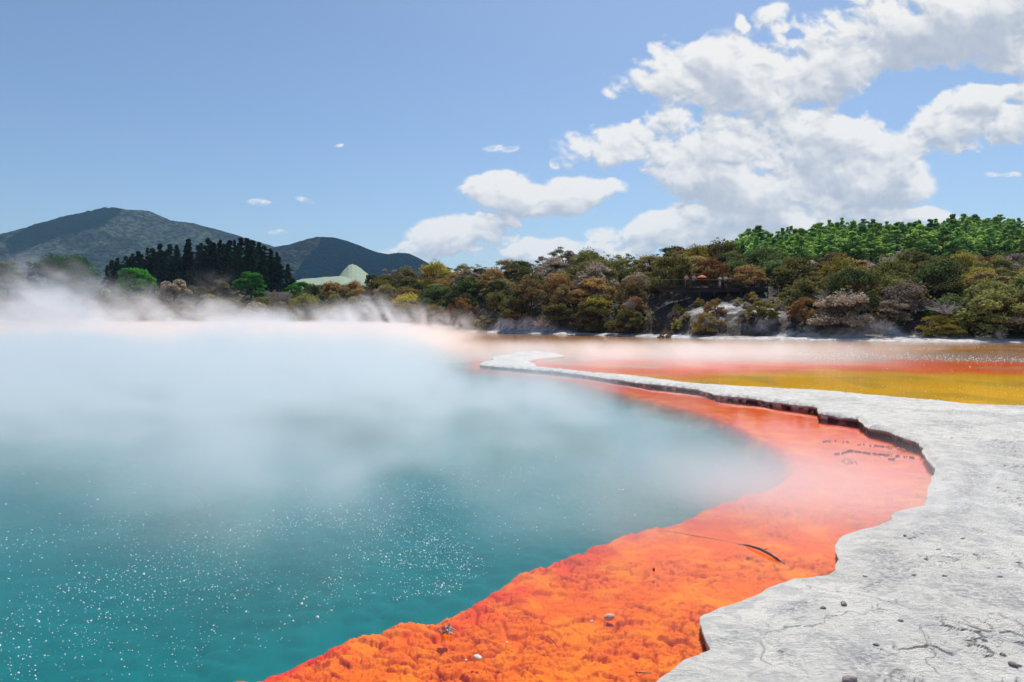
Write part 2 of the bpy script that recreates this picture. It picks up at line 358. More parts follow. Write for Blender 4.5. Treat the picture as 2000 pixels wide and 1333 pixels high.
bed(X, Y, 'pool_bed'); bed(XB, YB, 'pool_bed')

# ------------------------------------------------------------------ sinter terrace (pale ledge)
m_sin, nt, b = newmat('sinter')
p = wpos(nt); st = S(nt, attr(nt, 'stain')); dark = S(nt, attr(nt, 'crack'))
a1 = noise(nt, p, 1.4, 5, .6); a2 = noise(nt, p, 22, 6, .65); a3 = noise(nt, p, 5.5, 6, .7, .6)
px_, py_, pz_ = sep(nt, p)
a4 = noise(nt, xyz(nt, px_ * 2.2, py_ * 5.2, pz_), 7, 7, .7, .8)
base = mixc(nt, a1.smooth(.35, .65), (.635, .60, .525), (.71, .675, .60))
base = mixc(nt, a3.smooth(.46, .60) * .5, base, (.37, .365, .365))
base = mixc(nt, a4.smooth(.585, .68) * .60, base, (.20, .185, .20))
base = mixc(nt, S(nt, attr(nt, 'mottle')) * (a2.smooth(.42, .60) * .8 + .1), base, (.31, .295, .295))
base = mixc(nt, dark, base, (.075, .055, .06))
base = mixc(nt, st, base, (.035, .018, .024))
nt.links.new(base, b.inputs['Base Color']); a5 = noise(nt, p, 70, 4, .6); base = mixc(nt, a5.smooth(.62, .72) * .35, base, (.22, .20, .19)); nt.links.new(base, b.inputs['Base Color'])
b.inputs['Roughness'].default_value = .85; b.inputs['Specular IOR Level'].default_value = .25
bump(nt, b, a2 * .6 + a4 * 1.5 + a3 * 1.2 + a5 * .15 - dark * 1.6, .75, .035)
X, Y = fan(900, 2010, 686, 1345, 2.0, 1.7, (860, 2700), 2600)
# right half of the sheet uses finer columns; the rest of the ground below the camera is closed by the polygon
sh = X.shape; x = X.ravel(); y = Y.ravel()
d, q, lip = near_poly(np.c_[x, y], SP)
ins = (d > 0).reshape(sh)
cell = ins[1:, :-1] | ins[1:, 1:] | ins[:-1, 1:] | ins[:-1, :-1]
F = quads(*sh)[cell.ravel()]
out = ~ins.ravel(); x = np.where(out, q[:, 0], x); y = np.where(out, q[:, 1], y); dd = np.maximum(d, 0)
lip = lip * (1 - .22 * sst(y, 9, 12)); lipn = lip * (.75 + .5 * fbm(x * 2.2, y * 2.2, 3, 60))
wd = .05 + .5 * (1 - sst(lip, .02, .14))
H = .09 + .09 * sst(y, 7, 11)
Hn = np.minimum(H, .035 + .16 * dd + lipn)
z = lipn + (np.maximum(Hn - lipn, 0)) * sst(dd, 0, wd)
ww = .35 + .65 * sst(dd, .02, .3)
z += ww * ((fbm(x * 1.1, y * 1.1, 4, 61) - .5) * .035 + (fbm(x * 6, y * 8, 5, 62, .6) - .5) * .016)
# flakes and broken crust away from the rim
zone = sst(fbm(x * .9 + 5, y * .9, 3, 63), .47, .60) * sst(dd, .45, 1.0)
wx = x + (fbm(x * 5, y * 5, 3, 64) - .5) * .25; wy = y + (fbm(x * 5, y * 5, 3, 65) - .5) * .25
f1, f2, idv = worley(wx * 4.2, wy * 6.5, 20)
edge = 1 - sst(f2 - f1, .0, .055)
gate = sst(fbm(x * 3.2, y * 3.2, 3, 66), .44, .58)
zr = sst(fbm(x * 1.6 + 2, y * 1.6, 3, 163), .42, .56) * sst(dd, .7, 1.3) * sst(x / y, .38, .55); zone = np.maximum(zone, zr)
edge = np.maximum(edge, (1 - sst(f2 - f1, .0, .11)) * zr)
crack = edge * gate * zone; crack0 = crack.copy()
md = dd - .42 - .35 * (fbm(x * 1.3, y * 1.3, 3, 68) - .5); mottle = np.exp(-(md / .16) ** 2) * sst(fbm(x * 2.5, y * 2.5, 3, 69), .36, .55) * (1 - sst(y, 9, 13))
mottle = np.maximum(mottle, .8 * sst(fbm(x * .9 + 3, y * 1.2, 4, 169), .52, .62) * sst(dd, .5, 1))
f1b, f2b, idb = worley(wx * 11 + 7, wy * 17, 23)
crack = np.maximum(crack, (1 - sst(f2b - f1b, 0, .10)) * gate * zone * .55)
# long fine joints across the sheet
f1c, f2c, idc = worley(wx * .8 + 2, wy * .8, 27)
joint = (1 - sst(f2c - f1c, 0, .014)) * sst(dd, .0, .3) * sst(fbm(x * 2, y * 2, 2, 67), .35, .5)
# pits
f1d, f2d, idd = worley(x * 5 + 1, y * 5, 31)
pit = (1 - sst(f1d, .07, .11)) * (idd > .86) * sst(dd, .3, .6)
z += zone * idv * .010 - .010 * np.maximum(crack0, joint * .5) - .008 * pit
# second step line parallel to the rim
z -= .006 * (np.abs(dd - .42 - .2 * (fbm(x * 1.3, y * 1.3, 3, 68) - .5)) < .015)
far_ = 1 - sst(y, 9, 14)
cr = np.clip(np.maximum(crack * .68, np.maximum(joint * .35, pit * .8)) * (.25 + .75 * far_), 0, 1)
bx_, by_ = 4, 4
# compact used vertices
used = np.zeros(len(x), bool); used[F.ravel()] = True; remap = -np.ones(len(x), int); remap[used] = np.arange(used.sum())
F = remap[F]; V = np.c_[x, y, z][used]; CR = cr[used]; MT = mottle[used]; LP = lip[used]
# rim skirt
e = np.concatenate([F[:, [0, 1]], F[:, [1, 2]], F[:, [2, 3]], F[:, [3, 0]]]); key = np.sort(e, 1); kk = key[:, 0].astype(np.int64) * 10000000 + key[:, 1]
un, idx, cnt = np.unique(kk, return_index=True, return_counts=True); be = e[idx[cnt == 1]]
bv = np.unique(be); bm_ = -np.ones(len(V), int); bm_[bv] = np.arange(len(bv))
dI, _, _ = near_poly(V[bv][:, :2], SP)
# inward direction by sampling the signed distance
eps = .03
gx = near_poly(V[bv][:, :2] + [eps, 0], SP)[0] - near_poly(V[bv][:, :2] - [eps, 0], SP)[0]
gy = near_poly(V[bv][:, :2] + [0, eps], SP)[0] - near_poly(V[bv][:, :2] - [0, eps], SP)[0]
gl = np.hypot(gx, gy) + 1e-9; gx /= gl; gy /= gl
rings = [V[bv]]; base_i = len(V); allV = [V]; allC = [CR]; ST = [np.zeros(len(V))]
prev = bv.copy(); FF = [F]
for ri, (fz, inn) in enumerate(((.08, -.004), (.30, .018), (.55, .035), (.85, .03), (1.0, .01))):
    top = V[bv]; zz = top[:, 2] + (-.14 - top[:, 2]) * (fz * top[:, 2].clip(.02) / .16 if ri < 0 else fz) 
    jj = (fbm(top[:, 0] * 9, top[:, 1] * 9 + ri * 3.1, 3, 70 + ri) - .5)
    off = inn * np.clip(LP[bv] / .12, .2, 1) + jj * .03 * np.clip(LP[bv] / .12, .1, 1) * (ri > 0)
    nv = np.c_[top[:, 0] + gx * off, top[:, 1] + gy * off, zz + jj * .01 * (ri > 0)]
    allV.append(nv); allC.append(np.zeros(len(nv)))
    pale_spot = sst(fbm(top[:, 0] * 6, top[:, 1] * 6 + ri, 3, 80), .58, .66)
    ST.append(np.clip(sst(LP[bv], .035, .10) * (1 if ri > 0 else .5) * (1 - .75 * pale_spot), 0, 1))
    cur = base_i + np.arange(len(bv)); a = be[:, 0]; bb_ = be[:, 1]
    pa = prev[bm_[a]]; pb = prev[bm_[bb_]]; ca = cur[bm_[a]]; cb = cur[bm_[bb_]]
    FF.append(np.stack([pb, pa, ca, cb], -1)); prev = cur; base_i += len(bv)
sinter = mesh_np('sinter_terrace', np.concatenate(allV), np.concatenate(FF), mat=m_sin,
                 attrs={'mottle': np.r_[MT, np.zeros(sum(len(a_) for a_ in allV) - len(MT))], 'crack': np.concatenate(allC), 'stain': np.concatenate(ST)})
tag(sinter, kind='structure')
def sinter_z(px, py):
    i = np.hypot(V[:, 0] - px, V[:, 1] - py).argmin(); return V[i, 2]

# ------------------------------------------------------------------ water surface
m_w = bpy.data.materials.new('water'); m_w.use_nodes = True; nt = m_w.node_tree; nt.nodes.clear()
p = wpos(nt); px_, py_, pz_ = sep(nt, p)
wv = noise(nt, xyz(nt, px_ * .8, py_ * 1.7, 0.0), 3.2, 4, .55, .4)
wf = noise(nt, xyz(nt, px_ * 1.0, py_ * 2.3, 2.0), 17, 3, .5, .3)
calm = noise(nt, xyz(nt, px_ * .12, py_ * .2, 5.0), 2.0, 2, .5).smooth(.35, .7)
bn = nt.nodes.new('ShaderNodeBump'); bn.inputs['Strength'].default_value = 1.0; bn.inputs['Distance'].default_value = 1.0
hgt = (wv * .0015 + wf * .00055) * (calm * .8 + .35) * (1.0 + py_.smooth(20, 38) * 3.0)
nt.links.new(hgt.k, bn.inputs['Height'])
fr = nt.nodes.new('ShaderNodeFresnel'); fr.inputs['IOR'].default_value = 1.333; nt.links.new(bn.outputs[0], fr.inputs['Normal'])
gl_ = nt.nodes.new('ShaderNodeBsdfGlossy'); gl_.inputs['Roughness'].default_value = .012; nt.links.new(bn.outputs[0], gl_.inputs['Normal'])
tr = nt.nodes.new('ShaderNodeBsdfTransparent'); tr.inputs[0].default_value = (.97, .985, .98, 1)
mx = nt.nodes.new('ShaderNodeMixShader'); nt.links.new(fr.outputs[0], mx.inputs[0]); nt.links.new(tr.outputs[0], mx.inputs[1]); nt.links.new(gl_.outputs[0], mx.inputs[2])
mo = nt.nodes.new('ShaderNodeOutputMaterial'); nt.links.new(mx.outputs[0], mo.inputs['Surface'])
wat = mesh_np('water', [(-260, -3, 0), (200, -3, 0), (200, 200, 0), (-260, 200, 0)], [(0, 1, 2, 3)], mat=m_w, smooth=False)
tag(wat, kind='structure')

# bubbles rising to the surface: nobody could count them
def bubbles(name, pts, rad, label, mat):
    th = np.arange(6) * math.pi / 3
    prof = [(1.0, 0.0), (.82, .62), (.0, 1.0)]
    vs = []; fs = []
    n = len(pts)
    base_v = np.array([(math.cos(t) * prof[0][0], math.sin(t) * prof[0][0], -.15) for t in th] + [(math.cos(t) * .8, math.sin(t) * .8, .62) for t in th] + [(0, 0, 1.0)])
    ff = [(i, (i + 1) % 6, 6 + (i + 1) % 6) for i in range(6)] + [(i, 6 + (i + 1) % 6, 6 + i) for i in range(6)] + [(6 + i, 6 + (i + 1) % 6, 12) for i in range(6)]
    ff = np.array(ff)
    Vv = (base_v[None] * rad[:, None, None] * np.array([1, 1, 1.0]) + np.c_[pts, np.zeros(n)][:, None, :]).reshape(-1, 3)
    Fv = (ff[None] + (np.arange(n) * 13)[:, None, None]).reshape(-1, 3)
    o = mesh_np(name, Vv, Fv, mat=mat); tag(o, label, 'bubbles', kind='stuff'); return o
m_bub, nt, b = newmat('froth_glint'); b.inputs['Base Color'].default_value = (.88, .87, .80, 1); b.inputs['Roughness'].default_value = .25
cand_x = rng.uniform(-60, 1560, 90000); cand_y = rng.uniform(880, 1330, 90000)
wx_, wy_ = gp(cand_x, cand_y)
den = sst(fbm(wx_ * .9, wy_ * .9, 4, 90), .28, .75) * (.15 + .85 * np.maximum(np.exp(-((cand_x - 830) / 420) ** 2 - ((cand_y - 1085) / 110) ** 2), .7 * np.exp(-((cand_x - 1000) / 330) ** 2 - ((cand_y - 990) / 60) ** 2)))
den = np.maximum(den, .35 * sst(fbm(wx_ * .9, wy_ * .9, 4, 91), .5, .7) * np.exp(-((cand_x - 200) / 260) ** 2 - ((cand_y - 1150) / 120) ** 2))
den = np.maximum(den, .055 * (.4 + 1.2 * fbm(wx_ * 2, wy_ * 2, 3, 93))); edge_k = near_poly(np.c_[wx_, wy_], QP)[0]
kp = (rng.random(90000) < den * .62) & (edge_k < -.25)
pts = np.c_[wx_, wy_][kp]
rad =   .0026 * np.exp(rng.normal(0, .45, len(pts))) * (.65 + pts[:, 1] / 11)
bubbles('bubbles', pts, rad, 'white gas bubbles breaking the teal water all over the near pool', m_bub)
# foam along the ledge, and white specks in place of sun glitter on ripples
fx = rng.uniform(1380, 2080, 900); fy = np.interp(fx, [1380, 1450, 1544, 1610, 1688, 1760, 1850, 1910, 2080], [754, 757.5, 763, 766, 773, 780, 788, 794, 797]) - np.abs(rng.normal(0, 2.2, 900)) - .6
gx2 = rng.uniform(1560, 2080, 900); gy2 = 693 + (gx2 - 1560) * .022 + rng.normal(0, 3.6, 900)
fx = np.r_[fx[rng.random(900) < .4], gx2, rng.uniform(1300, 2050, 160)]; fy = np.r_[fy[:len(fx) - 160 - 900], gy2, rng.uniform(668, 760, 160)]
pp = np.array([gp(a, c) for a, c in zip(fx, fy)]); pp = pp[near_poly(pp, SP)[0] < -.02]
bubbles('froth_glint', pp, .00038 * pp[:, 1] * np.exp(rng.normal(0, .4, len(pp))) , 'white foam and sun-glint specks on the ochre water behind the ledge', m_bub)

# ------------------------------------------------------------------ far terrain
CXS = [-1200, -600, 0, 300, 560, 700, 850, 1000, 1200, 1400, 1600, 1800, 2000, 3000]
YS_ = [150, 150, 150, 150, 148, 138, 124, 108, 90, 78, 73, 69, 65, 52]
ZB_ = [6, 6, 5.5, 4.8, 4.2, 8.0, 10.4, 10, 10.6, 9.6, 7.6, 8, 7.2, 7]
Z2_ = [9, 9, 9.5, 10, 10, 11, 12, 12, 12, 12, 14, 16, 16, 16]
Z3_ = [12, 12, 12, 12, 11, 11, 12, 12, 14, 21, 31, 34, 34, 34]
def shoreY(u): return np.interp(u * FPX + CX, CXS, YS_)
def ground(x, y):
    x = np.asarray(x, float); y = np.asarray(y, float); u = x / y; xp = u * FPX + CX
    ys = np.interp(xp, CXS, YS_) + (fbm(x * .08 + 9, y * 0, 3, 100) - .5) * 5; zb = np.interp(xp, CXS, ZB_); z2 = np.interp(xp, CXS, Z2_); z3 = np.interp(xp, CXS, Z3_)
    t = np.clip((y - ys - 2.2) / 30, 0, 1); z = .25 * sst(y, ys - 1, ys + 1.5) - .25 * (1 - sst(y, ys - 3, ys)) + zb * t ** .62 * sst(y, ys + 1, ys + 5)
    yb = ys + 32
    z = np.where(y > yb, np.where(y < 200, zb + (z2 - zb) * sst(y, yb, 200.0001), np.where(y < 300, z2 + (z3 - z2) * (y - 200) / 100, z3 + (y - 300) * .004)), z)
    return z + (fbm(x * .25, y * .25, 4, 101) - .5) * 1.2 * sst(y, ys + 2, ys + 8)
u = np.linspace(-1.5, 1.5, 620); d0 = np.r_[np.linspace(-4, 34, 90), np.linspace(36, 120, 40), np.linspace(130, 420, 30), [600, 900, 1500, 2600]]
UU, DD = np.meshgrid(u, d0); YY = shoreY(UU) + DD; XX = UU * YY; ZZ = ground(XX, YY)
xp = UU * FPX + CX; 
beach = (1 - sst(DD + (fbm(XX * .16, YY * .16, 4, 103) - .5) * 7, .4, 2.4))
patch = np.exp(-((xp - 1430) / 95) ** 4) * sst(DD, 2, 5) * (1 - sst(DD, 8.5, 11))
patch2 = np.exp(-((xp - 1560) / 70) ** 4) * (1 - sst(DD, 2.0, 6)) * sst(fbm(XX * .6, YY * .6, 3, 114), .46, .58) * .8
wk = np.clip(beach + patch * sst(fbm(XX * .8, YY * .8, 3, 104), .38, .55) + patch2, 0, 1)[..., None]
soil = np.array([.030, .024, .018]); wht = np.array([.62, .57, .54]); grs = np.array([.10, .13, .05])
colr = soil + (wht - soil) * wk
gk = sst(DD, 150, 300)[..., None]; colr = colr + (grs - colr) * gk
m_ter, nt, b = newmat('terrain'); p = wpos(nt); n1 = noise(nt, p, 1.2, 6, .65)
nt.links.new(mixc(nt, n1.smooth(.4, .62) * .55, attr(nt, 'col', 'Color'), (.05, .038, .034)), b.inputs['Base Color'])
b.inputs['Roughness'].default_value = .95; bump(nt, b, n1, .8, .3)
ter = mesh_np('terrain', np.c_[XX.ravel(), YY.ravel(), ZZ.ravel()], quads(*XX.shape)[:, ::-1], mat=m_ter, attrs={'col': colr.reshape(-1, 3)})
tag(ter, kind='structure')
# low ground behind the viewer and under everything
m_g, nt, b = newmat('ground'); b.inputs['Base Color'].default_value = (.12, .12, .08, 1); b.inputs['Roughness'].default_value = .95
n1 = noise(nt, wpos(nt), .05, 5, .6); nt.links.new(mixc(nt, n1, (.06, .07, .04), (.16, .15, .10)), b.inputs['Base Color'])
gr = mesh_np('ground', [(-4300, -400, -1.6), (4300, -400, -1.6), (4300, 5000, -1.6), (-4300, 5000, -1.6)], [(0, 1, 2, 3)], mat=m_g); tag(gr, kind='structure')

# ------------------------------------------------------------------ mountains
def mountain(name, ridge, Y0, wn, wf, cols, seed, patches, base=18, rough=9):
    rx = np.array([r[0] for r in ridge]); ry = np.array([r[1] for r in ridge])
    xs = np.linspace(rx[0], rx[-1], 520); t = np.linspace(-1, 1, 170)
    Xw = (xs - CX) / FPX * Y0; Rz = CAMH + (HOR - np.interp(xs, rx, ry)) / FPX * Y0
    T, XX = np.meshgrid(t, Xw); RZ = np.repeat(Rz[:, None], len(t), 1); XS = np.repeat(xs[:, None], len(t), 1)
    YY = Y0 + np.where(T < 0, T * wn, T * wf)
    gul = (fbm(XX * .006 + T * .8, YY * .002, 4, seed) - .5)
    prof = (1 - np.abs(T) ** 1.25)
    Z = base + (RZ - base) * prof + gul * 70 * np.abs(T) * (1 - np.abs(T)) * 2.2
    Z += (fbm(XX * .06, YY * .06, 4, seed + 1, .6) - .5) * rough * (.35 + sst(np.abs(T), 0, .05))
    X2 = XX * (YY / Y0) ** .0
    up = CX + XX / YY * FPX; vp = HOR - (Z - CAMH) / YY * FPX
    c = np.zeros(XX.shape + (3,)); kb = fbm(XX * .02, YY * .02, 4, seed + 2)
    c[:] = cols[0]; k = sst(kb, .4, .6)[..., None]; c = c + (np.array(cols[1]) - c) * k
    for fn, col in patches:
        k = fn(up, vp, XX, YY)[..., None]; c = c + (np.array(col) - c) * k
    nr, nc = XX.shape
    o = mesh_np(name, np.c_[XX.ravel(), YY.ravel(), Z.ravel()], quads(nr, nc), mat=m_mt, attrs={'col': c.reshape(-1, 3)}); tag(o, kind='structure'); return o
m_mt, nt, b = newmat('mountain_woods'); p = wpos(nt)
n1 = noise(nt, p, .07, 5, .65); vo = nt.nodes.new('ShaderNodeTexVoronoi'); vo.inputs['Scale'].default_value = .16; nt.links.new(p, vo.inputs['Vector'])
k = n1.smooth(.42, .58)
cc = mixc(nt, k * .85, attr(nt, 'col', 'Color'), (.012, .022, .02))
mead = S(nt, attr(nt, 'col', 'Alpha'))
nt.links.new(cc, b.inputs['Base Color']); b.inputs['Roughness'].default_value = 1; b.inputs['Specular IOR Level'].default_value = 0
bump(nt, b, n1 * 9.0 - S(nt, vo.outputs['Distance']) * 1.2, 1.0, 3.0)
def inpoly(U, V, poly):
    ins = np.zeros(U.shape, bool); n = len(poly)
    for i in range(n):
        (x0, y0), (x1, y1) = poly[i], poly[(i + 1) % n]
        c = (y0 > V) != (y1 > V); ins ^= c & (U < (x1 - x0) * (V - y0) / (y1 - y0 + 1e-9) + x0)
    return ins.astype(float)
PL = lambda poly: (lambda U, V, X, Y: inpoly(U + (fbm(X * .01, Y * .01, 3, 7) - .5) * 8, V + (fbm(X * .01, Y * .01, 3, 9) - .5) * 4, poly))
mountain('mountain', [(-420, 560), (-120, 520), (-60, 508), (0, 506), (20, 499), (27, 482), (60, 470), (100, 455), (150, 432), (190, 415), (225, 406), (250, 410), (290, 412), (335, 431), (380, 437), (430, 450), (480, 465), (530, 480), (600, 505), (720, 560)],
         2300, 900, 900, [(.12, .15, .125), (.060, .085, .085)], 200,
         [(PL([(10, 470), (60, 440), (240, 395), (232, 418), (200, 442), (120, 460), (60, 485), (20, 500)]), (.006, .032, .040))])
mountain('mountain', [(470, 560), (530, 490), (560, 480), (590, 474), (612, 467), (630, 463), (660, 466), (690, 475), (720, 487), (740, 494), (760, 497), (780, 494), (800, 496), (820, 505), (840, 516), (900, 545), (980, 590)],
         1700, 600, 700, [(.075, .095, .10), (.040, .062, .075)], 230,
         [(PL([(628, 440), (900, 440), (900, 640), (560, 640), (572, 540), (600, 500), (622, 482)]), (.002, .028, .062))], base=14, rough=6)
m_md, nt, b = newmat('meadow'); n1 = noise(nt, wpos(nt), .05, 4, .6)
nt.links.new(mixc(nt, n1, (.21, .27, .17), (.30, .34, .23)), b.inputs['Base Color']); b.inputs['Roughness'].default_value = 1
def meadow(poly_top, y_base, Y0, Y1, label=None):
    n = 60; xs = np.linspace(poly_top[0][0], poly_top[-1][0], n); top = np.interp(xs, [p[0] for p in poly_top], [p[1] for p in poly_top]) + (fbm(xs / 14, xs * 0 + Y0, 4, 190) - .5) * 6
    rows = []
    for t in np.linspace(0, 1, 14):
        Yd = Y0 + (Y1 - Y0) * t; yv = y_base + (top - y_base) * t ** .8
        rows.append(np.c_[(xs - CX) / FPX * Yd, np.full(n, Yd), CAMH + (HOR - yv) / FPX * Yd])
    Yd = Y1 + 60; rows.append(np.c_[(xs - CX) / FPX * Yd, np.full(n, Yd), np.full(n, CAMH + (HOR - y_base) / FPX * Yd)])
    V_ = np.concatenate(rows); o = mesh_np('meadow', V_, quads(15, n), mat=m_md); tag(o, kind='structure')
meadow([(560, 556), (585, 547), (612, 543), (640, 541), (668, 541), (690, 548)], 575, 700, 860)
meadow([(652, 548), (662, 541), (670, 529), (680, 519), (688, 516), (696, 519), (706, 525), (716, 533), (730, 545)], 560, 900, 1060)

# ------------------------------------------------------------------ foliage
def fol_mat(name, c1, c2, c3, sc=1.0):
    m, nt, b = newmat(name); g = nt.nodes.new('ShaderNodeNewGeometry'); oi = nt.nodes.new('ShaderNodeObjectInfo')
    r = S(nt, g.outputs['Random Per Island']); n = noise(nt, g.outputs['Position'], .55 * sc, 3, .6)
    r2 = S(nt, oi.outputs['Random'])
    c = mixc(nt, n.smooth(.36, .64), c1, c2); c = mixc(nt, (r * .75) * (r2 * .6 + .5), c, c3)
    hs = nt.nodes.new('ShaderNodeHueSaturation'); nt.links.new(c, hs.inputs['Color'])
    nt.links.new((r2 * .03 + .485).k, hs.inputs['Hue']); nt.links.new((r2 * .7 + .65).k, hs.inputs['Value'])
    dn = nt.nodes.new('ShaderNodeBsdfDiffuse'); nt.links.new(hs.outputs[0], dn.inputs[0])
    tl = nt.nodes.new('ShaderNodeBsdfTranslucent'); nt.links.new(hs.outputs[0], tl.inputs[0])
    mx = nt.nodes.new('ShaderNodeMixShader'); mx.inputs[0].default_value = .35; nt.links.new(dn.outputs[0], mx.inputs[1]); nt.links.new(tl.outputs[0], mx.inputs[2])
    nt.links.new(mx.outputs[0], nt.nodes['Material Output'].inputs['Surface']); nt.nodes.remove(b); return m
FM = {
 'olive green': fol_mat('olive', (0.110, 0.118, 0.033), (0.214, 0.208, 0.062), (0.373, 0.335, 0.125)),
 'rust brown': fol_mat('rust', (0.193, 0.110, 0.045), (0.345, 0.194, 0.073), (0.511, 0.308, 0.125)),
 'yellow green': fol_mat('yellow', (0.235, 0.221, 0.037), (0.442, 0.375, 0.069), (0.607, 0.456, 0.100)),
 'grey mauve': fol_mat('mauve', (0.221, 0.168, 0.125), (0.386, 0.302, 0.231), (0.524, 0.429, 0.338)),
 'dark green': fol_mat('dark', (0.048, 0.080, 0.027), (0.110, 0.154, 0.048), (0.193, 0.214, 0.081)),
 'brown green': fol_mat('browng', (0.166, 0.118, 0.053), (0.297, 0.221, 0.090), (0.414, 0.295, 0.125)),
}
M_pine = fol_mat('pine_needles', (.035, .26, .075), (.24, .44, .07), (.62, .62, .18), .28)
M_con = fol_mat('conifer_needles', (.008, .024, .016), (.016, .040, .022), (.03, .06, .030), .5)
M_bright = fol_mat('bright_leaves', (.030, .16, .018), (.065, .27, .032), (.12, .36, .06))
M_dkgreen = fol_mat('deep_leaves', (.012, .060, .018), (.022, .11, .030), (.04, .16, .045))
M_silver = fol_mat('silver_leaves', (.30, .29, .28), (.40, .39, .38), (.5, .5, .48))
def bark(name, c):
    m, nt, b = newmat(name); n = noise(nt, wpos(nt), 6, 5, .6); nt.links.new(mixc(nt, n, tuple(k * .5 for k in c), c), b.inputs['Base Color']); b.inputs['Roughness'].default_value = .95; return m
M_bark = bark('bark', (.10, .075, .06)); M_dead = bark('dead_wood', (.50, .46, .44)); M_dark = bark('dark_wood', (.05, .038, .034))

def tube(path, rads, n=6):
    path = [Vector(p) for p in path]; vs = []; fs = []
    for i, p in enumerate(path):
        d = (path[min(i + 1, len(path) - 1)] - path[max(i - 1, 0)]).normalized(); a = d.orthogonal().normalized(); b = d.cross(a)
        for k in range(n):
            t = 2 * math.pi * k / n; vs.append(p + (a * math.cos(t) + b * math.sin(t)) * rads[i])
    for i in range(len(path) - 1):
        for k in range(n): fs.append((i * n + k, i * n + (k + 1) % n, (i + 1) * n + (k + 1) % n, (i + 1) * n + k))
    fs.append((0, 1, 2, 2)) if False else None
    return np.array([tuple(v) for v in vs]), fs
class MB:
    def __init__(s): s.v = []; s.f = []; s.n = 0
    def add(s, v, f):
        v = np.asarray(v, float); s.v.append(v); s.f += [tuple(int(i) + s.n for i in q) for q in f]; s.n += len(v); return s
    def tube(s, path, rads, n=6): return s.add(*tube(path, rads, n))
    def box(s, a, b):
        x0, y0, z0 = a; x1, y1, z1 = b
        return s.add([(x0, y0, z0), (x1, y0, z0), (x1, y1, z0), (x0, y1, z0), (x0, y0, z1), (x1, y0, z1), (x1, y1, z1), (x0, y1, z1)],
                     [(0, 3, 2, 1), (4, 5, 6, 7), (0, 1, 5, 4), (1, 2, 6, 5), (2, 3, 7, 6), (3, 0, 4, 7)])
    def build(s, name, mat, parent=None, smooth=True):
        me = bpy.data.meshes.new(name); me.from_pydata([tuple(v) for v in np.concatenate(s.v)], [], s.f); me.update()
        if smooth: me.polygons.foreach_set('use_smooth', [True] * len(me.polygons))
        if mat: me.materials.append(mat)
        o = bpy.data.objects.new(name, me); COL.objects.link(o)
        if parent: o.parent = parent
        return o
def leaves(centers, radii, per, size, flat=.6, r=None, upbias=.6):
    """leaf quads scattered through clumps; returns verts, faces"""
    r = r or np.random.default_rng(1); Vs = []
    for c, ra in zip(centers, radii):
        n = per if np.isscalar(per) else per(ra)
        d = r.normal(size=(n, 3)); d /= np.linalg.norm(d, axis=1)[:, None]; rr = r.random(n) ** .4
        d[:, 2] = np.where(d[:, 2] < -.3, -d[:, 2] * .6, d[:, 2])
        p = c + d * rr[:, None] * ra * np.array([1, 1, flat])
        nrm = d * .8 + r.normal(size=(n, 3)) * .5 + np.array([0, 0, upbias]); nrm /= np.linalg.norm(nrm, axis=1)[:, None]
        t = np.cross(nrm, r.normal(size=(n, 3))); t /= np.linalg.norm(t, axis=1)[:, None] + 1e-9; b_ = np.cross(nrm, t)
        s = size * (.6 + .8 * r.random(n))[:, None]; l = s * (.8 + .7 * r.random(n))[:, None]
        Vs.append(np.stack([p - t * s * .5 - b_ * l * .3, p + t * s * .3 - b_ * l * .55, p + t * s * .5 + b_ * l * .35, p - t * s * .25 + b_ * l * .55], 1))
    V_ = np.concatenate(Vs).reshape(-1, 3); F_ = np.arange(len(V_)).reshape(-1, 4); return V_, F_
def copy_tree(root, parent=None):
    c = root.copy(); COL.objects.link(c); c.parent = parent
    for ch in root.children: copy_tree(ch, c)
    return c
HIDDEN = []
def bush_proto(seed, h=3.2, w=2.6, spread=1.0, leaf=.15, nm='manuka_bush', trunk_h=.5, lay=1.0):
    r = np.random.default_rng(seed); root = empty(nm)
    n = int(24 + r.integers(0, 8)); cs = []; ra = []
    for i in range(n):
        a = r.random() * 6.283; el = r.random() ** 1.15; rad = w * .5 * math.sqrt(max(0, 1 - (el * .9) ** 2)) * (.55 + .5 * r.random()) * spread
        z = h * (.16 + .80 * el * (.85 + .15 * r.random()))
        cs.append(np.array([math.cos(a) * rad, math.sin(a) * rad, z - .25])); ra.append(w * (.10 + .085 * r.random()))
    cs.append(np.array([0, 0, h * .8])); ra.append(w * .24)
    V_, F_ = leaves(cs, ra, lambda q: int(120 * (q / .55) ** 1.5), leaf, .80 * lay, r)
    cr = mesh_np('crown', V_, F_, parent=root, mat=FM['olive green'], smooth=False)
    m = MB()
    for i in range(0, n, 2):
        c = cs[i]; k = np.array([c[0] * .12, c[1] * .12, 0]); mid = np.array([c[0] * .5, c[1] * .5, c[2] * .55]) + r.normal(size=3) * .1
        m.tube([k, mid, c], [.075, .05, .02], 5)
    m.build('trunk', M_bark, root); return root
bush = [bush_proto(300 + i, h=3.1 + .35 * (i % 4), w=5.0 + .4 * (i % 3), spread=1.0, lay=(.8 if i % 2 else 1.2)) for i in range(8)]
def set_mat(root, m, part='crown'):
    for ch in root.children:
        if ch.name.startswith(part) and len(ch.material_slots): ch.material_slots[0].link = 'OBJECT'; ch.material_slots[0].material = m
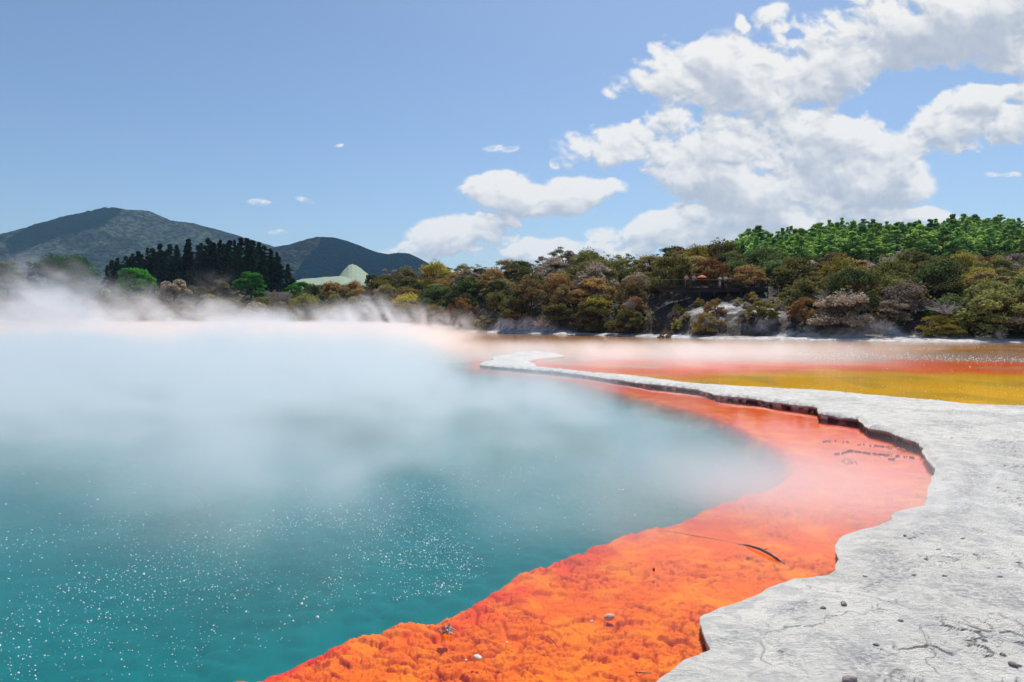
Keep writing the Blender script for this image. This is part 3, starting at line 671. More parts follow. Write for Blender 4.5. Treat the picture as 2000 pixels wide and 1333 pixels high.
def zone_name(x):
    for lim, s in ((120, 'at the far left edge'), (220, 'below the dark broad tree'), (330, 'below the veiled domed tree'), (440, 'before the dark conifers'), (560, 'by the vivid domed tree'),
                   (700, 'below the pale meadow'), (830, 'under the mountain shoulder'), (960, 'behind the spit tip'), (1060, 'left of the tallest trees'), (1180, 'under the tallest trees'),
                   (1290, 'left of the viewing deck'), (1510, 'around the viewing deck'), (1620, 'right of the viewing deck'), (1740, 'below the pine hill middle'), (1870, 'below the pine hill right')):
        if x < lim: return s
    return 'at the far right edge'
used_proto = set()
def put(protos, x, y, s, rz, label, cat, group, m=None, part='crown', z=None, sz=None):
    i = random.randrange(len(protos)); pr = protos[i]
    o = pr if id(pr) not in used_proto else copy_tree(pr); used_proto.add(id(pr))
    o.location = (x, y, float(ground(x, y)) - .15 if z is None else z); o.rotation_euler = (0, 0, rz); o.scale = (s, s * random.uniform(.9, 1.1), s * (sz or 1))
    if m: set_mat(o, m, part)
    tag(o, label, cat, group); return o
WT = {'L': (['olive green', 'rust brown', 'grey mauve', 'dark green', 'brown green', 'yellow green'], [.22, .14, .18, .17, .24, .05]),
      'M': (['olive green', 'rust brown', 'yellow green', 'grey mauve', 'dark green', 'brown green'], [.30, .13, .08, .08, .17, .24]),
      'R': (['olive green', 'rust brown', 'yellow green', 'grey mauve', 'dark green', 'brown green'], [.34, .08, .11, .11, .17, .19])}
rows = [2.6, 5.6, 9.5, 13.5, 18, 23.5, 29, 35]
nb = 0
for ri, dr in enumerate(rows):
    xp = -60.0
    while xp < 2080:
        ys = float(shoreY((xp - CX) / FPX)); y = ys + dr + random.uniform(-1.3, 1.3); xj = xp + random.uniform(-8, 8)
        s = random.uniform(.68, 1.36)
        step = 5.3 * FPX / y * (1.0 + .1 * ri * .3)
        xp += step
        if xj < 560 and ri > 4: continue
        if xj > 1500 and ri == 7: pass
        x = (xj - CX) / FPX * y
        if 1275 < xj < 1515 and 78 < y < 94.5:       # keep the view of the deck open
            if y > 83.5: continue
            s *= .62
        if 1455 < xj < 1560 and ri < 1: continue
        if 1275 < xj < 1515 and y > 96: s *= 1.15
        zr = 'L' if xj < 620 else ('M' if xj < 1300 else 'R')
        k = random.choices(*[WT[zr][0]], weights=WT[zr][1])[0]
        if ri == 0 and random.random() < .25: k = 'grey mauve'
        if 1290 < xj < 1450 and ri < 2: k = random.choice(['rust brown', 'yellow green', 'brown green', 'rust brown'])
        where = 'at the waterline' if ri < 2 else ('midway up the bank' if ri < 5 else 'on the crest of the bank')
        put(bush, x, y, s, random.uniform(0, 6.28), f'{k} manuka bush {where}, {zone_name(xj)}', 'bush', 'manuka bushes covering the far bank', FM[k], sz=random.uniform(.75, 1.25)); nb += 1
# further rows climbing toward the pines on the right
for Yd in (112, 121, 131, 142):
    xp = 1330.0
    while xp < 2080:
        y = Yd + random.uniform(-3, 3); xj = xp + random.uniform(-10, 10); xp += 6.6 * FPX / y
        k = random.choices(*[WT['R'][0]], weights=[.2, .15, .1, .3, .1, .15])[0]
        if nb > 292: continue
        put(bush, (xj - CX) / FPX * y, y, random.uniform(1.0, 1.4), random.uniform(0, 6.28), f'{k} manuka bush high on the slope, {zone_name(xj)}', 'bush', 'manuka bushes covering the far bank', FM[k]); nb += 1
print('bushes', nb)
# taller manuka trees with open tops on the crest
def tree_proto(seed):
    r = np.random.default_rng(seed); root = empty('manuka_tree'); h = 6.0; cs = []; ra = []; m = MB()
    m.tube([(0, 0, -.3), (.1, 0, h * .3), (.0, .1, h * .55)], [.16, .12, .09])
    for i in range(20):
        a = r.random() * 6.283; rad = .3 + 2.1 * r.random(); z = h * (.32 + .62 * r.random() * (1 - .12 * rad)); c = np.array([math.cos(a) * rad, math.sin(a) * rad, z])
        cs.append(c); ra.append(.55 + .45 * r.random()); m.tube([(0, .05, h * (.35 + .2 * r.random())), (c[0] * .5, c[1] * .5, z * .85), c], [.07, .045, .02], 5)
    V_, F_ = leaves(cs, ra, lambda q: int(75 * (q / .55) ** 1.3), .15, .55, r)
    mesh_np('crown', V_, F_, parent=root, mat=FM['brown green'], smooth=False); m.build('trunk', M_dark, root); return root
trees = [tree_proto(400 + i) for i in range(4)]
top_px = [(760, 519), (775, 522), (800, 521), (842, 513), (870, 514), (905, 516), (935, 513), (962, 522), (1015, 520), (1040, 505), (1062, 498), (1078, 487), (1100, 478), (1122, 481), (1142, 487), (1165, 500), (1198, 491), (1222, 492), (1245, 497), (1270, 495), (1300, 484), (1325, 481), (1350, 482), (1375, 488), (1400, 490), (1430, 497), (1470, 500), (1500, 508)]
for x, yt in top_px:
    Yd = float(shoreY((x - CX) / FPX)) + random.uniform(30, 37); X_, Y_, zt = at(x, yt, Yd); g = float(ground(X_, Yd))
    s = (zt - g) / 6.0
    k = random.choice(['brown green', 'olive green', 'dark green', 'grey mauve', 'rust brown'])
    nm = 'tall flat-topped ' if x in (1078, 1100, 1122) else ''
    put(trees, X_, Yd, max(s, .4), random.uniform(0, 6.28), f'{k} {nm}manuka tree against the sky on the crest, {zone_name(x)}', 'tree', 'manuka trees on the skyline of the far bank', FM[k], z=g - .1)
# pines on the right hill
def pine_proto(seed, mat, nm, h=12.0, w=2.6, start=.38, conic=False):
    r = np.random.default_rng(seed); root = empty(nm); cs = []; ra = []; m = MB()
    m.tube([(0, 0, -1.2), (.05, .05, h * .5), (0, 0, h * .97)], [.22, .15, .03], 6)
    n = 30 if conic else 24
    for i in range(n):
        t = (i + r.random()) / n; z = h * (start + (1 - start) * t)
        prof = (1 - t) ** .8 if conic else (math.sin(min(1, (t * .85 + .22)) * math.pi) ** .7 * (1 - .35 * t))
        a = i * 2.4 + r.random(); rad = w * prof * (.30 + (.5 if conic else .75) * r.random()); c = np.array([math.cos(a) * rad, math.sin(a) * rad, z + rad * (.05 if conic else .25)])
        cs.append(c); ra.append((.35 + .55 * prof) * (.8 if conic else 1.15) * (.7 + .6 * r.random())); m.tube([(0, 0, z - .5), c], [.05, .02], 4)
    cs.append(np.array([0, 0, h])); ra.append(.35 if conic else .6)
    V_, F_ = leaves(cs, ra, lambda q: int(24 + 52 * q), .36 if conic else .42, .9 if conic else .8, r, .7)
    if conic: V_[:, 2] -= .12 * np.hypot(V_[:, 0], V_[:, 1])
    mesh_np('crown', V_, F_, parent=root, mat=mat, smooth=False); m.build('trunk', M_dark, root); return root
pines = [pine_proto(500 + i, M_pine, 'pine_tree', w=3.7 + .6 * (i % 3), start=.26 + .06 * (i % 3)) for i in range(6)]
npn = 0
for ri, Yd in enumerate((158, 167, 177, 188, 200, 214, 229, 245, 262, 280)):
    xp = 1395.0 if ri > 4 else 1440
    while xp < 2060 and npn < 280:
        y = Yd + random.uniform(-4, 4); xj = xp + random.uniform(-12, 12); xp += 5.0 * FPX / y * 1.05
        x = (xj - CX) / FPX * y; g = float(ground(x, y)); ytop = np.interp(xj, [1380, 1420, 1450, 1480, 1500, 1550, 1600, 1700, 1800, 1890, 2000, 2100], [480, 470, 456, 446, 455, 445, 430, 431, 425, 417, 426, 426])
        ytop += random.uniform(-3, 11) + (9 - ri) * 1.6; zt = at(xj, ytop, y)[2]; hh = zt - g
        if hh < 5: continue
        hh = min(hh, 17)
        where = 'on the hilltop skyline' if ri > 6 else ('halfway up the hill' if ri > 2 else 'at the lower edge of the wood')
        side = 'above the viewing deck' if xj < 1560 else ('left of centre of the wood' if xj < 1720 else ('right of centre of the wood' if xj < 1880 else 'at the right end of the wood'))
        pt = put(pines, x, y, hh / 12.0, random.uniform(0, 6.28), f'green pine {where}, {side}', 'pine tree', 'pines on the hill at the right', z=g - .2); npn += 1; q_ = random.uniform(.8, 1.55); pt.scale[0] *= q_; pt.scale[1] *= q_ * random.uniform(.8, 1.2); pt.scale[2] *= random.uniform(.88, 1.06)
print('pines', npn)
# dark conifer stand at the left
cons = [pine_proto(600 + i, M_con, 'conifer_tree', h=12, w=2.3 + .2 * i, start=.12, conic=True) for i in range(5)]
cx_, cy_ = [205, 230, 250, 300, 340, 380, 420, 470, 500, 520, 545, 560, 575], [512, 505, 494, 484, 479, 471, 466, 466, 472, 486, 497, 510, 540]
nc_ = 0
for ri, Yd in enumerate((205, 216, 228, 240)):
    xj = 212.0 + ri * 6
    while xj < 576:
        y = Yd + random.uniform(-3, 3); xx = xj + random.uniform(-5, 5); xj += 18 + random.uniform(-8, 8)
        x = (xx - CX) / FPX * y; g = float(ground(x, y)); zt = at(xx, float(np.interp(xx, cx_, cy_)) + random.uniform(-6, 16) + (3 - ri) * 3, y)[2]; hh = max(zt - g, 4)
        side = 'left end' if xx < 300 else ('middle' if xx < 450 else 'right end')
        o = put(cons, x, y, hh / 12.0, random.uniform(0, 6.28), f'dark slender conifer in the {("front", "second", "third", "back")[ri]} row of the stand, {side}', 'conifer', 'dark conifers in the stand before the mountain', z=g - .2)
        o.scale[0] = o.scale[1] = max(o.scale[0], .9) * random.uniform(.85, 1.5); nc_ += 1
print('conifers', nc_)
# distinct broad trees at the left
def broad(name, px, ytop, ybot, wpx, Yd, mat, label, seed, n=34, flat=.7, leaf=.3, per=170):
    n = int(n * 1.5)
    r = np.random.default_rng(seed); X_, Y_, zt = at(px, ytop, Yd); zb = at(px, ybot, Yd)[2]; g = float(ground(X_, Y_)); zb = min(zb, g + 3); h = zt - zb; w = wpx / FPX * Yd
    root = empty(name, (X_, Y_, zb)); cs = []; ra = []; m = MB(); m.tube([(0, 0, -.5), (.1, 0, h * .3), (0, 0, h * .6)], [.28, .2, .1])
    for i in range(n):
        a = r.random() * 6.283; el = r.random() ** .75; rad = w * .5 * math.sqrt(max(0, 1 - (el * .92) ** 2)) * (.6 + .35 * r.random())
        c = np.array([math.cos(a) * rad, math.sin(a) * rad, h * (.10 + .82 * el)]); cs.append(c); ra.append(w * (.11 + .07 * r.random()))
        if i % 3 == 0: m.tube([(0, 0, h * .3), (c[0] * .5, c[1] * .5, c[2] * .8), c], [.12, .07, .03], 5)
    V_, F_ = leaves(cs, ra, per, leaf, flat, r); mesh_np('crown', V_, F_, parent=root, mat=mat, smooth=False); m.build('trunk', M_bark, root)
    tag(root, label, 'tree'); return root
broad('broadleaf_tree', 125, 500, 590, 120, 178, M_dkgreen, 'broad dark green tree standing alone at the left above the steam', 701, 44, .7, .34, 190)
broad('broadleaf_tree', 56, 507, 560, 16, 182, M_dkgreen, 'small narrow dark tree just left of the broad dark tree', 702, 14, .9, .3, 60)
broad('broadleaf_tree', 262, 526, 585, 84, 176, M_bright, 'green domed tree half veiled by steam below the left end of the conifers', 703, 36, .6, .3, 150)
broad('broadleaf_tree', 490, 530, 590, 66, 180, M_bright, 'vivid green domed tree in front of the right end of the conifers', 704, 34, .6, .3, 150)
broad('broadleaf_tree', 405, 572, 604, 46, 168, M_dkgreen, 'low deep green rounded tree between the two domed trees', 705, 20, .6, .28, 110)
broad('broadleaf_tree', 585, 553, 580, 58, 172, M_bright, 'low vivid green tree at the foot of the pale meadow, its left one', 706, 20, .6, .28, 110)
broad('broadleaf_tree', 340, 548, 585, 60, 172, FM['grey mauve'], 'pale grey shrubby tree below the middle of the conifer stand', 707, 24, .6, .28, 110)
broad('broadleaf_tree', 430, 546, 590, 44, 175, FM['olive green'], 'olive shrubby tree just left of the vivid domed tree', 708, 20, .6, .28, 110)
broad('broadleaf_tree', 15, 508, 590, 60, 165, FM['dark green'], 'dim green tree cut off by the left edge of the picture', 709, 24, .6, .28, 130)

# tangled undergrowth that closes the gaps between the bushes: one uncountable mass
n = 110000; ux = rng.uniform(-.78, .80, n); ud = 2.2 + 46 * rng.random(n) ** 1.1; uy = shoreY(ux) + ud; uxx = ux * uy; xpx = ux * FPX + CX
clump = fbm(uxx * .55, uy * .55, 3, 140); kk = (clump > .44) & ~((xpx > 1278) & (xpx < 1515) & (ud > 3.5) & (ud < 16.3)) & ~((xpx > 1440) & (xpx < 1580) & (ud < 7))
uxx, uy, clump = uxx[kk], uy[kk], clump[kk]; n = len(uy); gz = ground(uxx, uy); cz = gz + rng.random(n) ** .7 * (clump - .40) * 9.0
nr = rng.normal(size=(n, 3)) + [0, -.2, .8]; nr /= np.linalg.norm(nr, axis=1)[:, None]; t_ = np.cross(nr, rng.normal(size=(n, 3))); t_ /= np.linalg.norm(t_, axis=1)[:, None]; b_ = np.cross(nr, t_)
sz_ = (.12 + .13 * rng.random(n))[:, None]; c_ = np.c_[uxx, uy, cz]
ug = mesh_np('undergrowth', np.stack([c_ - t_ * sz_ * .6, c_ - b_ * sz_ * .7, c_ + t_ * sz_ * .6, c_ + b_ * sz_ * .7], 1).reshape(-1, 3), np.arange(n * 4).reshape(-1, 4), mat=fol_mat('undergrowth', (.065, .060, .028), (.16, .145, .060), (.32, .26, .12), 1.6), smooth=False)
tag(ug, 'tangled low undergrowth filling the far bank between the bushes', 'undergrowth', kind='stuff')
# ferny scrub on the flat at the left, under the domed trees
for i in range(64):
    xj = random.uniform(150, 700); y = random.uniform(160, 196); k = random.choice(['grey mauve', 'olive green', 'dark green', 'brown green'])
    o = put(bush, (xj - CX) / FPX * y, y, random.uniform(.55, .9), random.uniform(0, 6.28), f'{k} scrubby bush on the flat behind the steam, {zone_name(xj)}', 'bush', 'scrubby bushes on the flat at the left', FM[k]); o.name = 'scrub_bush'
# silvery dead clumps and bare branches
def dead_clump(px, py, Yd, h, w, label, seed, n=46):
    r = np.random.default_rng(seed); X_, Y_, z = at(px, py, Yd); m = MB()
    for i in range(n):
        a = r.random() * 6.283; t = r.random() ** .6; l = w * t * .9; up = h * (1.05 - .6 * t) * (.5 + .5 * r.random())
        e = np.array([math.cos(a) * l, math.sin(a) * l, up]); mid = e * .5 + r.normal(size=3) * .16; mid[2] = abs(mid[2])
        m.tube([(r.normal() * .12, r.normal() * .12, -.1), mid, e], [.026, .018, .007], 3)
        for q in range(3): m.tube([mid + (e - mid) * r.random(), e + r.normal(size=3) * .28], [.012, .005], 3)
    o = m.build('dead_bush', M_dead); o.location = (X_, Y_, z); tag(o, label, 'dead bush'); return o
dead_clump(1612, 592, 78, 1.9, 1.5, 'bleached bare spiky bush right of the viewing deck', 801)
dead_clump(1845, 612, 71, 1.5, 1.9, 'bleached spreading fern-like bush low at the right', 802)
dead_clump(1232, 606, 92, 2.0, 1.6, 'bleached leaning bare bush left of the viewing deck', 803)
dead_clump(928, 572, 138, 2.6, 2.0, 'pale bare bush on the bank above the spit tip', 804, 36)
dead_clump(1715, 652, 71.5, 2.0, 1.7, 'grey leafless twiggy bush at the waterline below the pines', 805, 70)
dead_clump(1955, 662, 66, 1.0, .7, 'small bleached star-shaped stump at the water at the far right', 806, 16)
dead_clump(1060, 640, 101, 1.9, 1.8, 'grey leafless bush at the waterline under the tallest trees', 807, 60)
for i, (x0, y0, x1, y1, lb) in enumerate([(1690, 655, 1745, 662, 'bleached fallen branch at the waterline beside the grey twiggy bush'), (1772, 660, 1812, 664, 'bleached fallen branch on the right shore, between two dark bushes'), (1953, 640, 1954, 662, 'thin bleached upright stick at the far right shore')]):
    A = Vector(at(x0, y0, 68.5)); B = Vector(at(x1, y1, 67.5)); m = MB(); mid = (A + B) / 2 + Vector((0, 0, .12)); m.tube([A, mid, B], [.05, .07, .03], 6)
    m.tube([mid, mid + Vector((.5, -.2, .35))], [.035, .01], 5); m.tube([A.lerp(B, .3), A.lerp(B, .3) + Vector((-.3, -.1, .4))], [.03, .01], 5)
    o = m.build('fallen_branch', M_dead); tag(o, lb, 'branch')

# low scrub on the pale slope below the deck
scrub = [bush_proto(350 + i, h=1.1, w=1.6, leaf=.10, nm='low_shrub') for i in range(4)]
for i in range(46):
    xj = random.uniform(1292, 1525); y = random.uniform(80, 90.0); x = (xj - CX) / FPX * y
    k = random.choice(['grey mauve', 'grey mauve', 'rust brown', 'yellow green', 'brown green'])
    put(scrub, x, y, random.uniform(.55, 1.05), random.uniform(0, 6.28), f'{k} low shrub on the pale slope, {"left" if xj < 1370 else ("middle" if xj < 1450 else "right")} of the viewing deck front, {"lower" if y < 85 else "upper"} part', 'shrub', 'low shrubs on the pale slope below the viewing deck', FM[k])

# ------------------------------------------------------------------ viewing deck and the people on it
DZ = 6.35; DY = 90.0
xa, xb = (1288 - CX) / FPX * DY, (1500 - CX) / FPX * DY
m_deck, nt, b = newmat('dark_stained_timber'); n = noise(nt, wpos(nt), 5, 4, .6); nt.links.new(mixc(nt, n, (.012, .010, .010), (.03, .026, .024)), b.inputs['Base Color']); b.inputs['Roughness'].default_value = .8
m_rail, nt, b = newmat('weathered_timber'); n = noise(nt, wpos(nt), 5, 4, .6); nt.links.new(mixc(nt, n, (.16, .14, .13), (.28, .25, .24)), b.inputs['Base Color']); b.inputs['Roughness'].default_value = .8
deck = empty('viewing_deck', (xa, DY, DZ)); tag(deck, 'long dark timber viewing deck with railing among the bushes on the bank', 'viewing deck')
L = xb - xa; D = 3.0
m = MB()
for i in range(22): m.box((0, i * D / 22, -.06), (L, (i + 1) * D / 22 - .012, 0))
m.build('decking', m_deck, deck, False)
m = MB()
for i in range(3): m.box((0, .1 + i * 1.35, -.30), (L, .2 + i * 1.35, -.062))
m.build('joist', m_deck, deck, False)
npost = 9
for i in range(npost):
    X_ = i * (L - .1) / (npost - 1)
    g = float(ground(xa + X_, DY)) - DZ
    MB().box((X_, -.11, min(g - .6, -1.0)), (X_ + .1, -.01, 1.03)).build('post', m_deck, deck, False)
MB().box((0, -.16, 1.034), (L, .02, 1.08)).build('top_rail', m_rail, deck, False)
MB().box((.1, -.08, .12), (L, -.04, .18)).build('bottom_rail', m_deck, deck, False)
m = MB(); nbal = int(L / .13)
for i in range(nbal): m.box((.12 + i * .13, -.07, .182), (.145 + i * .13, -.05, 1.032))
m.build('baluster', m_deck, deck, False)['kind'] = 'stuff'
m = MB()
for i in range(2): m.box((.3, -.06, -.46 - i * .16), (L * 1.0, -.02, -.32 - i * .16))
m.build('skirt_board', m_deck, deck, False)
# sloping handrail beyond the right end
def flat_mat(name, c, r=.8):
    m, nt, b = newmat(name); n = noise(nt, wpos(nt), 14, 3, .5); nt.links.new(mixc(nt, n, tuple(k * .8 for k in c), c), b.inputs['Base Color']); b.inputs['Roughness'].default_value = r; return m
M_skin = flat_mat('skin', (.50, .30, .22)); 
def skin_mesh(name, verts, edges, radii, mat, parent, lvl=1):
    me = bpy.data.meshes.new(name + '_cage'); me.from_pydata([tuple(v) for v in verts], edges, []); o = bpy.data.objects.new(name, me); COL.objects.link(o)
    md = o.modifiers.new('s', 'SKIN'); 
    sv = me.skin_vertices[0] if len(me.skin_vertices) else None
    for i, r in enumerate(radii): me.skin_vertices[0].data[i].radius = (r, r) if not isinstance(r, tuple) else r
    me.skin_vertices[0].data[0].use_root = True
    o.modifiers.new('d', 'SUBSURF').levels = lvl
    dg = bpy.context.evaluated_depsgraph_get(); ev = o.evaluated_get(dg); m2 = bpy.data.meshes.new_from_object(ev); m2.name = name
    o.modifiers.clear(); o.data = m2; m2.materials.clear(); m2.materials.append(mat); m2.polygons.foreach_set('use_smooth', [True] * len(m2.polygons)); o.parent = parent; return o
def person(px, yhead, face, shirt, legs, hair, label, lean=.12, armup=0, shorts=False):
    X_ = (px - CX) / FPX * (DY + .28); ht = (at(px, yhead, DY + .28)[2] - DZ)
    root = empty('person', (X_, DY + .30, DZ), face); s = ht / 1.72; root.scale = (s, s, s)
    # joints, facing -Y toward the water, forearms on the rail
    V_ = [(0, 0, .93), (0, -.02, 1.12), (0, -.05 - lean * .3, 1.30), (0, -.06 - lean * .5, 1.43), (0, -.08 - lean * .6, 1.50), (0, -.10 - lean * .6, 1.60), (0, -.10 - lean * .6, 1.66)]
    E = [(i, i + 1) for i in range(6)]; R = [(.15, .11), (.135, .10), (.16, .11), (.10, .08), (.05, .05), (.078, .09), (.06, .07)]
    sh_z = 1.40; yb = -.06 - lean * .5
    for sg in (-1, 1):
        b0 = len(V_); V_ += [(sg * .09, 0, .86), (sg * .10, -.02, .48), (sg * .10, .02, .09), (sg * .11, -.12, .035)]; E += [(0, b0), (b0, b0 + 1), (b0 + 1, b0 + 2), (b0 + 2, b0 + 3)]; R += [.085, .06, .042, .04]
        b0 = len(V_); hz = 1.12 if not armup else 1.45
        V_ += [(sg * .19, yb, sh_z), (sg * .26, yb - .04, 1.18), (sg * .17, yb - .22, hz), (sg * .13, yb - .29, hz + .01)]; E += [(3, b0), (b0, b0 + 1), (b0 + 1, b0 + 2), (b0 + 2, b0 + 3)]; R += [.06, .045, .033, .028]
        hb = len(V_) - 1
        for k in range(4):
            f0 = len(V_); V_ += [(sg * (.10 + k * .018), yb - .34, hz + .005), (sg * (.10 + k * .018), yb - .37 + .006 * k, hz - .02)]; E += [(hb, f0), (f0, f0 + 1)]; R += [.009, .007]
        f0 = len(V_); V_ += [(sg * .085, yb - .30, hz + .012)]; E += [(hb, f0)]; R += [.010]
    V_ += [(0, -.20 - lean * .6, 1.575)]; E += [(5, len(V_) - 1)]; R += [.014]     # nose
    skin_mesh('body', V_, E, R, M_skin, root)
    # shirt
    V2 = [(0, 0, .98), (0, -.02, 1.12), (0, -.05 - lean * .3, 1.30), (0, -.06 - lean * .5, 1.42)]; E2 = [(0, 1), (1, 2), (2, 3)]; R2 = [(.165, .125), (.155, .12), (.18, .13), (.12, .095)]
    for sg in (-1, 1):
        b0 = len(V2); V2 += [(sg * .19, yb, sh_z), (sg * .25, yb - .035, 1.22)]; E2 += [(3, b0), (b0, b0 + 1)]; R2 += [.075, .06]
    skin_mesh('shirt', V2, E2, R2, shirt, root)
    V3 = [(0, 0, .98), (0, 0, .90)]; E3 = [(0, 1)]; R3 = [(.155, .12), (.165, .125)]
    for sg in (-1, 1):
        b0 = len(V3); V3 += [(sg * .095, -.01, .80), (sg * .10, -.02, .50)]; E3 += [(1, b0), (b0, b0 + 1)]; R3 += [.10, .078]
        if not shorts: V3 += [(sg * .10, .02, .12)]; E3 += [(b0 + 1, b0 + 2)]; R3 += [.06]
    skin_mesh('trousers', V3, E3, R3, legs, root)
    hy = -.10 - lean * .6
    V4 = [(0, hy + .03, 1.60), (0, hy + .03, 1.665), (0, hy - .03, 1.69)]; skin_mesh('hair', V4, [(0, 1), (1, 2)], [(.085, .085), (.08, .085), (.05, .05)], hair, root)
    tag(root, label, 'person', 'people at the railing of the viewing deck')
W_ = flat_mat('white_cotton', (.75, .73, .72)); Bk = flat_mat('black_cotton', (.03, .03, .035)); Gy = flat_mat('grey_cotton', (.42, .46, .52)); Pk = flat_mat('pink_cotton', (.62, .45, .45))
Hd = flat_mat('dark_hair', (.035, .022, .016)); Hb = flat_mat('brown_hair', (.14, .08, .045)); Kh = flat_mat('khaki_cotton', (.30, .16, .13)); Bl = flat_mat('blue_cotton', (.25, .34, .42))
person(1340, 536.5, 0, Pk, Kh, Hb, 'person in a pale pink top and reddish trousers, leftmost at the deck railing')
person(1355, 536.5, .2, Gy, Bk, Hd, 'person in a pale grey top and black trousers beside the orange umbrella')
person(1406, 539.5, -.15, W_, W_, Hb, 'person in white top and white trousers leaning on the deck railing', lean=.3)
person(1417, 538, .1, W_, Bk, Hd, 'person in white top and black trousers at the deck railing', shorts=True)
person(1426, 540, -.3, Bl, Bk, Hd, 'person in a pale blue top, rightmost at the deck railing', armup=1)
# orange umbrella behind the rail
ox, oy, oz = at(1371, 547, DY + 1.6)
um = empty('umbrella', (ox, oy, DZ)); m = MB(); n = 12; vs = [(0, 0, 1.76)]; fs = []
for j, (rr, zz) in enumerate(((.26, 1.66), (.50, 1.56), (.66, 1.42))):
    for i in range(n): t = 2 * math.pi * i / n; vs.append((rr * math.cos(t), rr * math.sin(t), zz - (.04 if i % 2 and j == 2 else 0)))
for i in range(n): fs.append((0, 1 + i, 1 + (i + 1) % n))
for j in range(2):
    for i in range(n): a = 1 + j * n; fs.append((a + i, a + n + i, a + n + (i + 1) % n, a + (i + 1) % n))
m.add(vs, fs).build('canopy', flat_mat('orange_cloth', (.55, .13, .05)), um); MB().tube([(0, 0, 0), (0, 0, 1.77)], [.02, .02]).build('pole', m_deck, um)
tag(um, 'open orange umbrella behind the railing between the people on the deck', 'umbrella')

# ------------------------------------------------------------------ small things in the shallows and on the terrace
def stone(px, py, r, label, mat, z0, sc=(1, .8, .6), seed=0, nm='stone'):
    bm = bmesh.new(); bmesh.ops.create_icosphere(bm, subdivisions=3, radius=r); rr = np.random.default_rng(seed); o3 = rr.random(3) * 50
    for v in bm.verts:
        q = v.co.normalized(); k = .75 + .5 * float(fbm(np.array(q.x * 2.1 + o3[0]), np.array(q.y * 2.1 + q.z * 1.7 + o3[1]), 3, 5)); v.co = Vector((v.co.x * sc[0] * k, v.co.y * sc[1] * k, v.co.z * sc[2] * k))
    me = bpy.data.meshes.new(nm); bm.to_mesh(me); bm.free(); me.polygons.foreach_set('use_smooth', [True] * len(me.polygons)); me.materials.append(mat)
    o = bpy.data.objects.new(nm, me); COL.objects.link(o); X_, Y_ = gp(px, py, z0); o.location = (X_, Y_, z0); o.rotation_euler = (0, 0, rr.random() * 6); tag(o, label, 'stone'); return o
M_st = flat_mat('crusted_stone', (.50, .40, .34)); M_wst = flat_mat('white_stone', (.72, .68, .60)); M_rst = flat_mat('red_stone', (.30, .05, .02)); M_gst = flat_mat('grey_stone', (.26, .20, .18))
stone(1190, 1206, .034, 'pale crusted stone poking out of the orange shallows', M_st, -.014, (1.2, .8, .75), 3)
stone(1155, 1214, .014, 'small white pebble just left of the crusted stone', M_wst, -.005, seed=4)
stone(1277, 1113, .016, 'small dark red pebble alone in the pink shallows', M_rst, .004, (.8, .7, 1.1), 5)
stone(933, 1285, .030, 'smooth pale stone on the orange crust near the bottom', M_wst, -.01, (1.1, .8, .6), 6)
stone(910, 1290, .012, 'tiny white pebble beside the smooth pale stone', M_wst, -.012, seed=7)
stone(990, 1256, .012, 'tiny grey white pebble right of the twig heap', M_wst, -.012, seed=8)
for (x, y, r, lb, sd_) in ((1608, 1188, .021, 'small brown stone on the pale terrace, left one of a pair', 11), (1648, 1180, .028, 'brown striated stone on the pale terrace, right one of a pair', 12), (1767, 1046, .018, 'small brown stone on the terrace above the second cove', 13), (1690, 1125, .02, 'pale rounded stone near the terrace rim above the cove', 14), (1660, 1329, .04, 'reddish brown stone at the bottom edge of the picture', 15), (1979, 1298, .025, 'dark stone low at the right edge of the terrace', 16)):
    X_, Y_ = gp(x, y, .08); zz = sinter_z(X_, Y_); X_, Y_ = gp(x, y, zz)
    stone(x, y, r, lb, M_gst if sd_ != 14 else M_wst, zz + r * .25, (1.2, .8, .6), sd_)
def twig(name, pts, rads, label, mat, cat='branch', sub=()):
    m = MB(); m.tube(pts, rads, 7)
    for a, b_, r0 in sub: m.tube([a, b_], [r0, r0 * .3], 5)
    o = m.build(name, mat); tag(o, label, cat); return o
g3 = lambda x, y, z: (*gp(x, y, z), z)
M_wet = flat_mat('wet_wood', (.055, .045, .045), .35)
twig('driftwood_branch', [g3(1442, 1063, -.02), g3(1462, 1066, .012), g3(1485, 1073, .022), g3(1508, 1085, .02), g3(1520, 1094, .006), g3(1534, 1103, -.03)], [.004, .010, .014, .015, .011, .006],
     'curved wet dark branch breaking the surface of the pink shallows', M_wet, sub=[(g3(1490, 1075, .02), g3(1500, 1072, .045), .006)])
twig('driftwood_branch', [g3(1282, 1036, -.012), g3(1320, 1040, .000), g3(1350, 1046, .001), g3(1400, 1054, -.001), g3(1440, 1062, -.015)], [.001, .0025, .002, .003, .002],
     'thin straight stick lying in the water left of the curved branch', M_wet)
twig('driftwood_branch', [g3(1241, 1313, .0), g3(1256, 1314, .004), g3(1273, 1315, .0)], [.003, .004, .002], 'short thin stick on the orange crust at the bottom', M_wet)
twig('driftwood_branch', [g3(1068, 1243, -.01), g3(1080, 1252, -.002), g3(1091, 1267, -.01)], [.002, .003, .002], 'thin bent twig on the orange crust right of the twig heap', M_wet)
# crusted twig heap
tx, ty = gp(870, 1236, .0); tw = MB(); r = np.random.default_rng(44)
for i in range(26):
    c = np.array([r.normal() * .022, r.normal() * .016, .004 + .03 * r.random() ** 1.5]); d = r.normal(size=3) * .013
    tw.tube([c - d, c + r.normal(size=3) * .003, c + d], [.004, .009 * (.6 + .7 * r.random()), .004], 6)
tw.tube([(.01, 0, .02), (.022, .0, .045), (.03, 0, .062)], [.010, .010, .007], 6)
o = tw.build('twig_heap', M_st); o.location = (tx, ty, .0); tag(o, 'small crusted heap of twigs standing on the orange shelf', 'twigs')
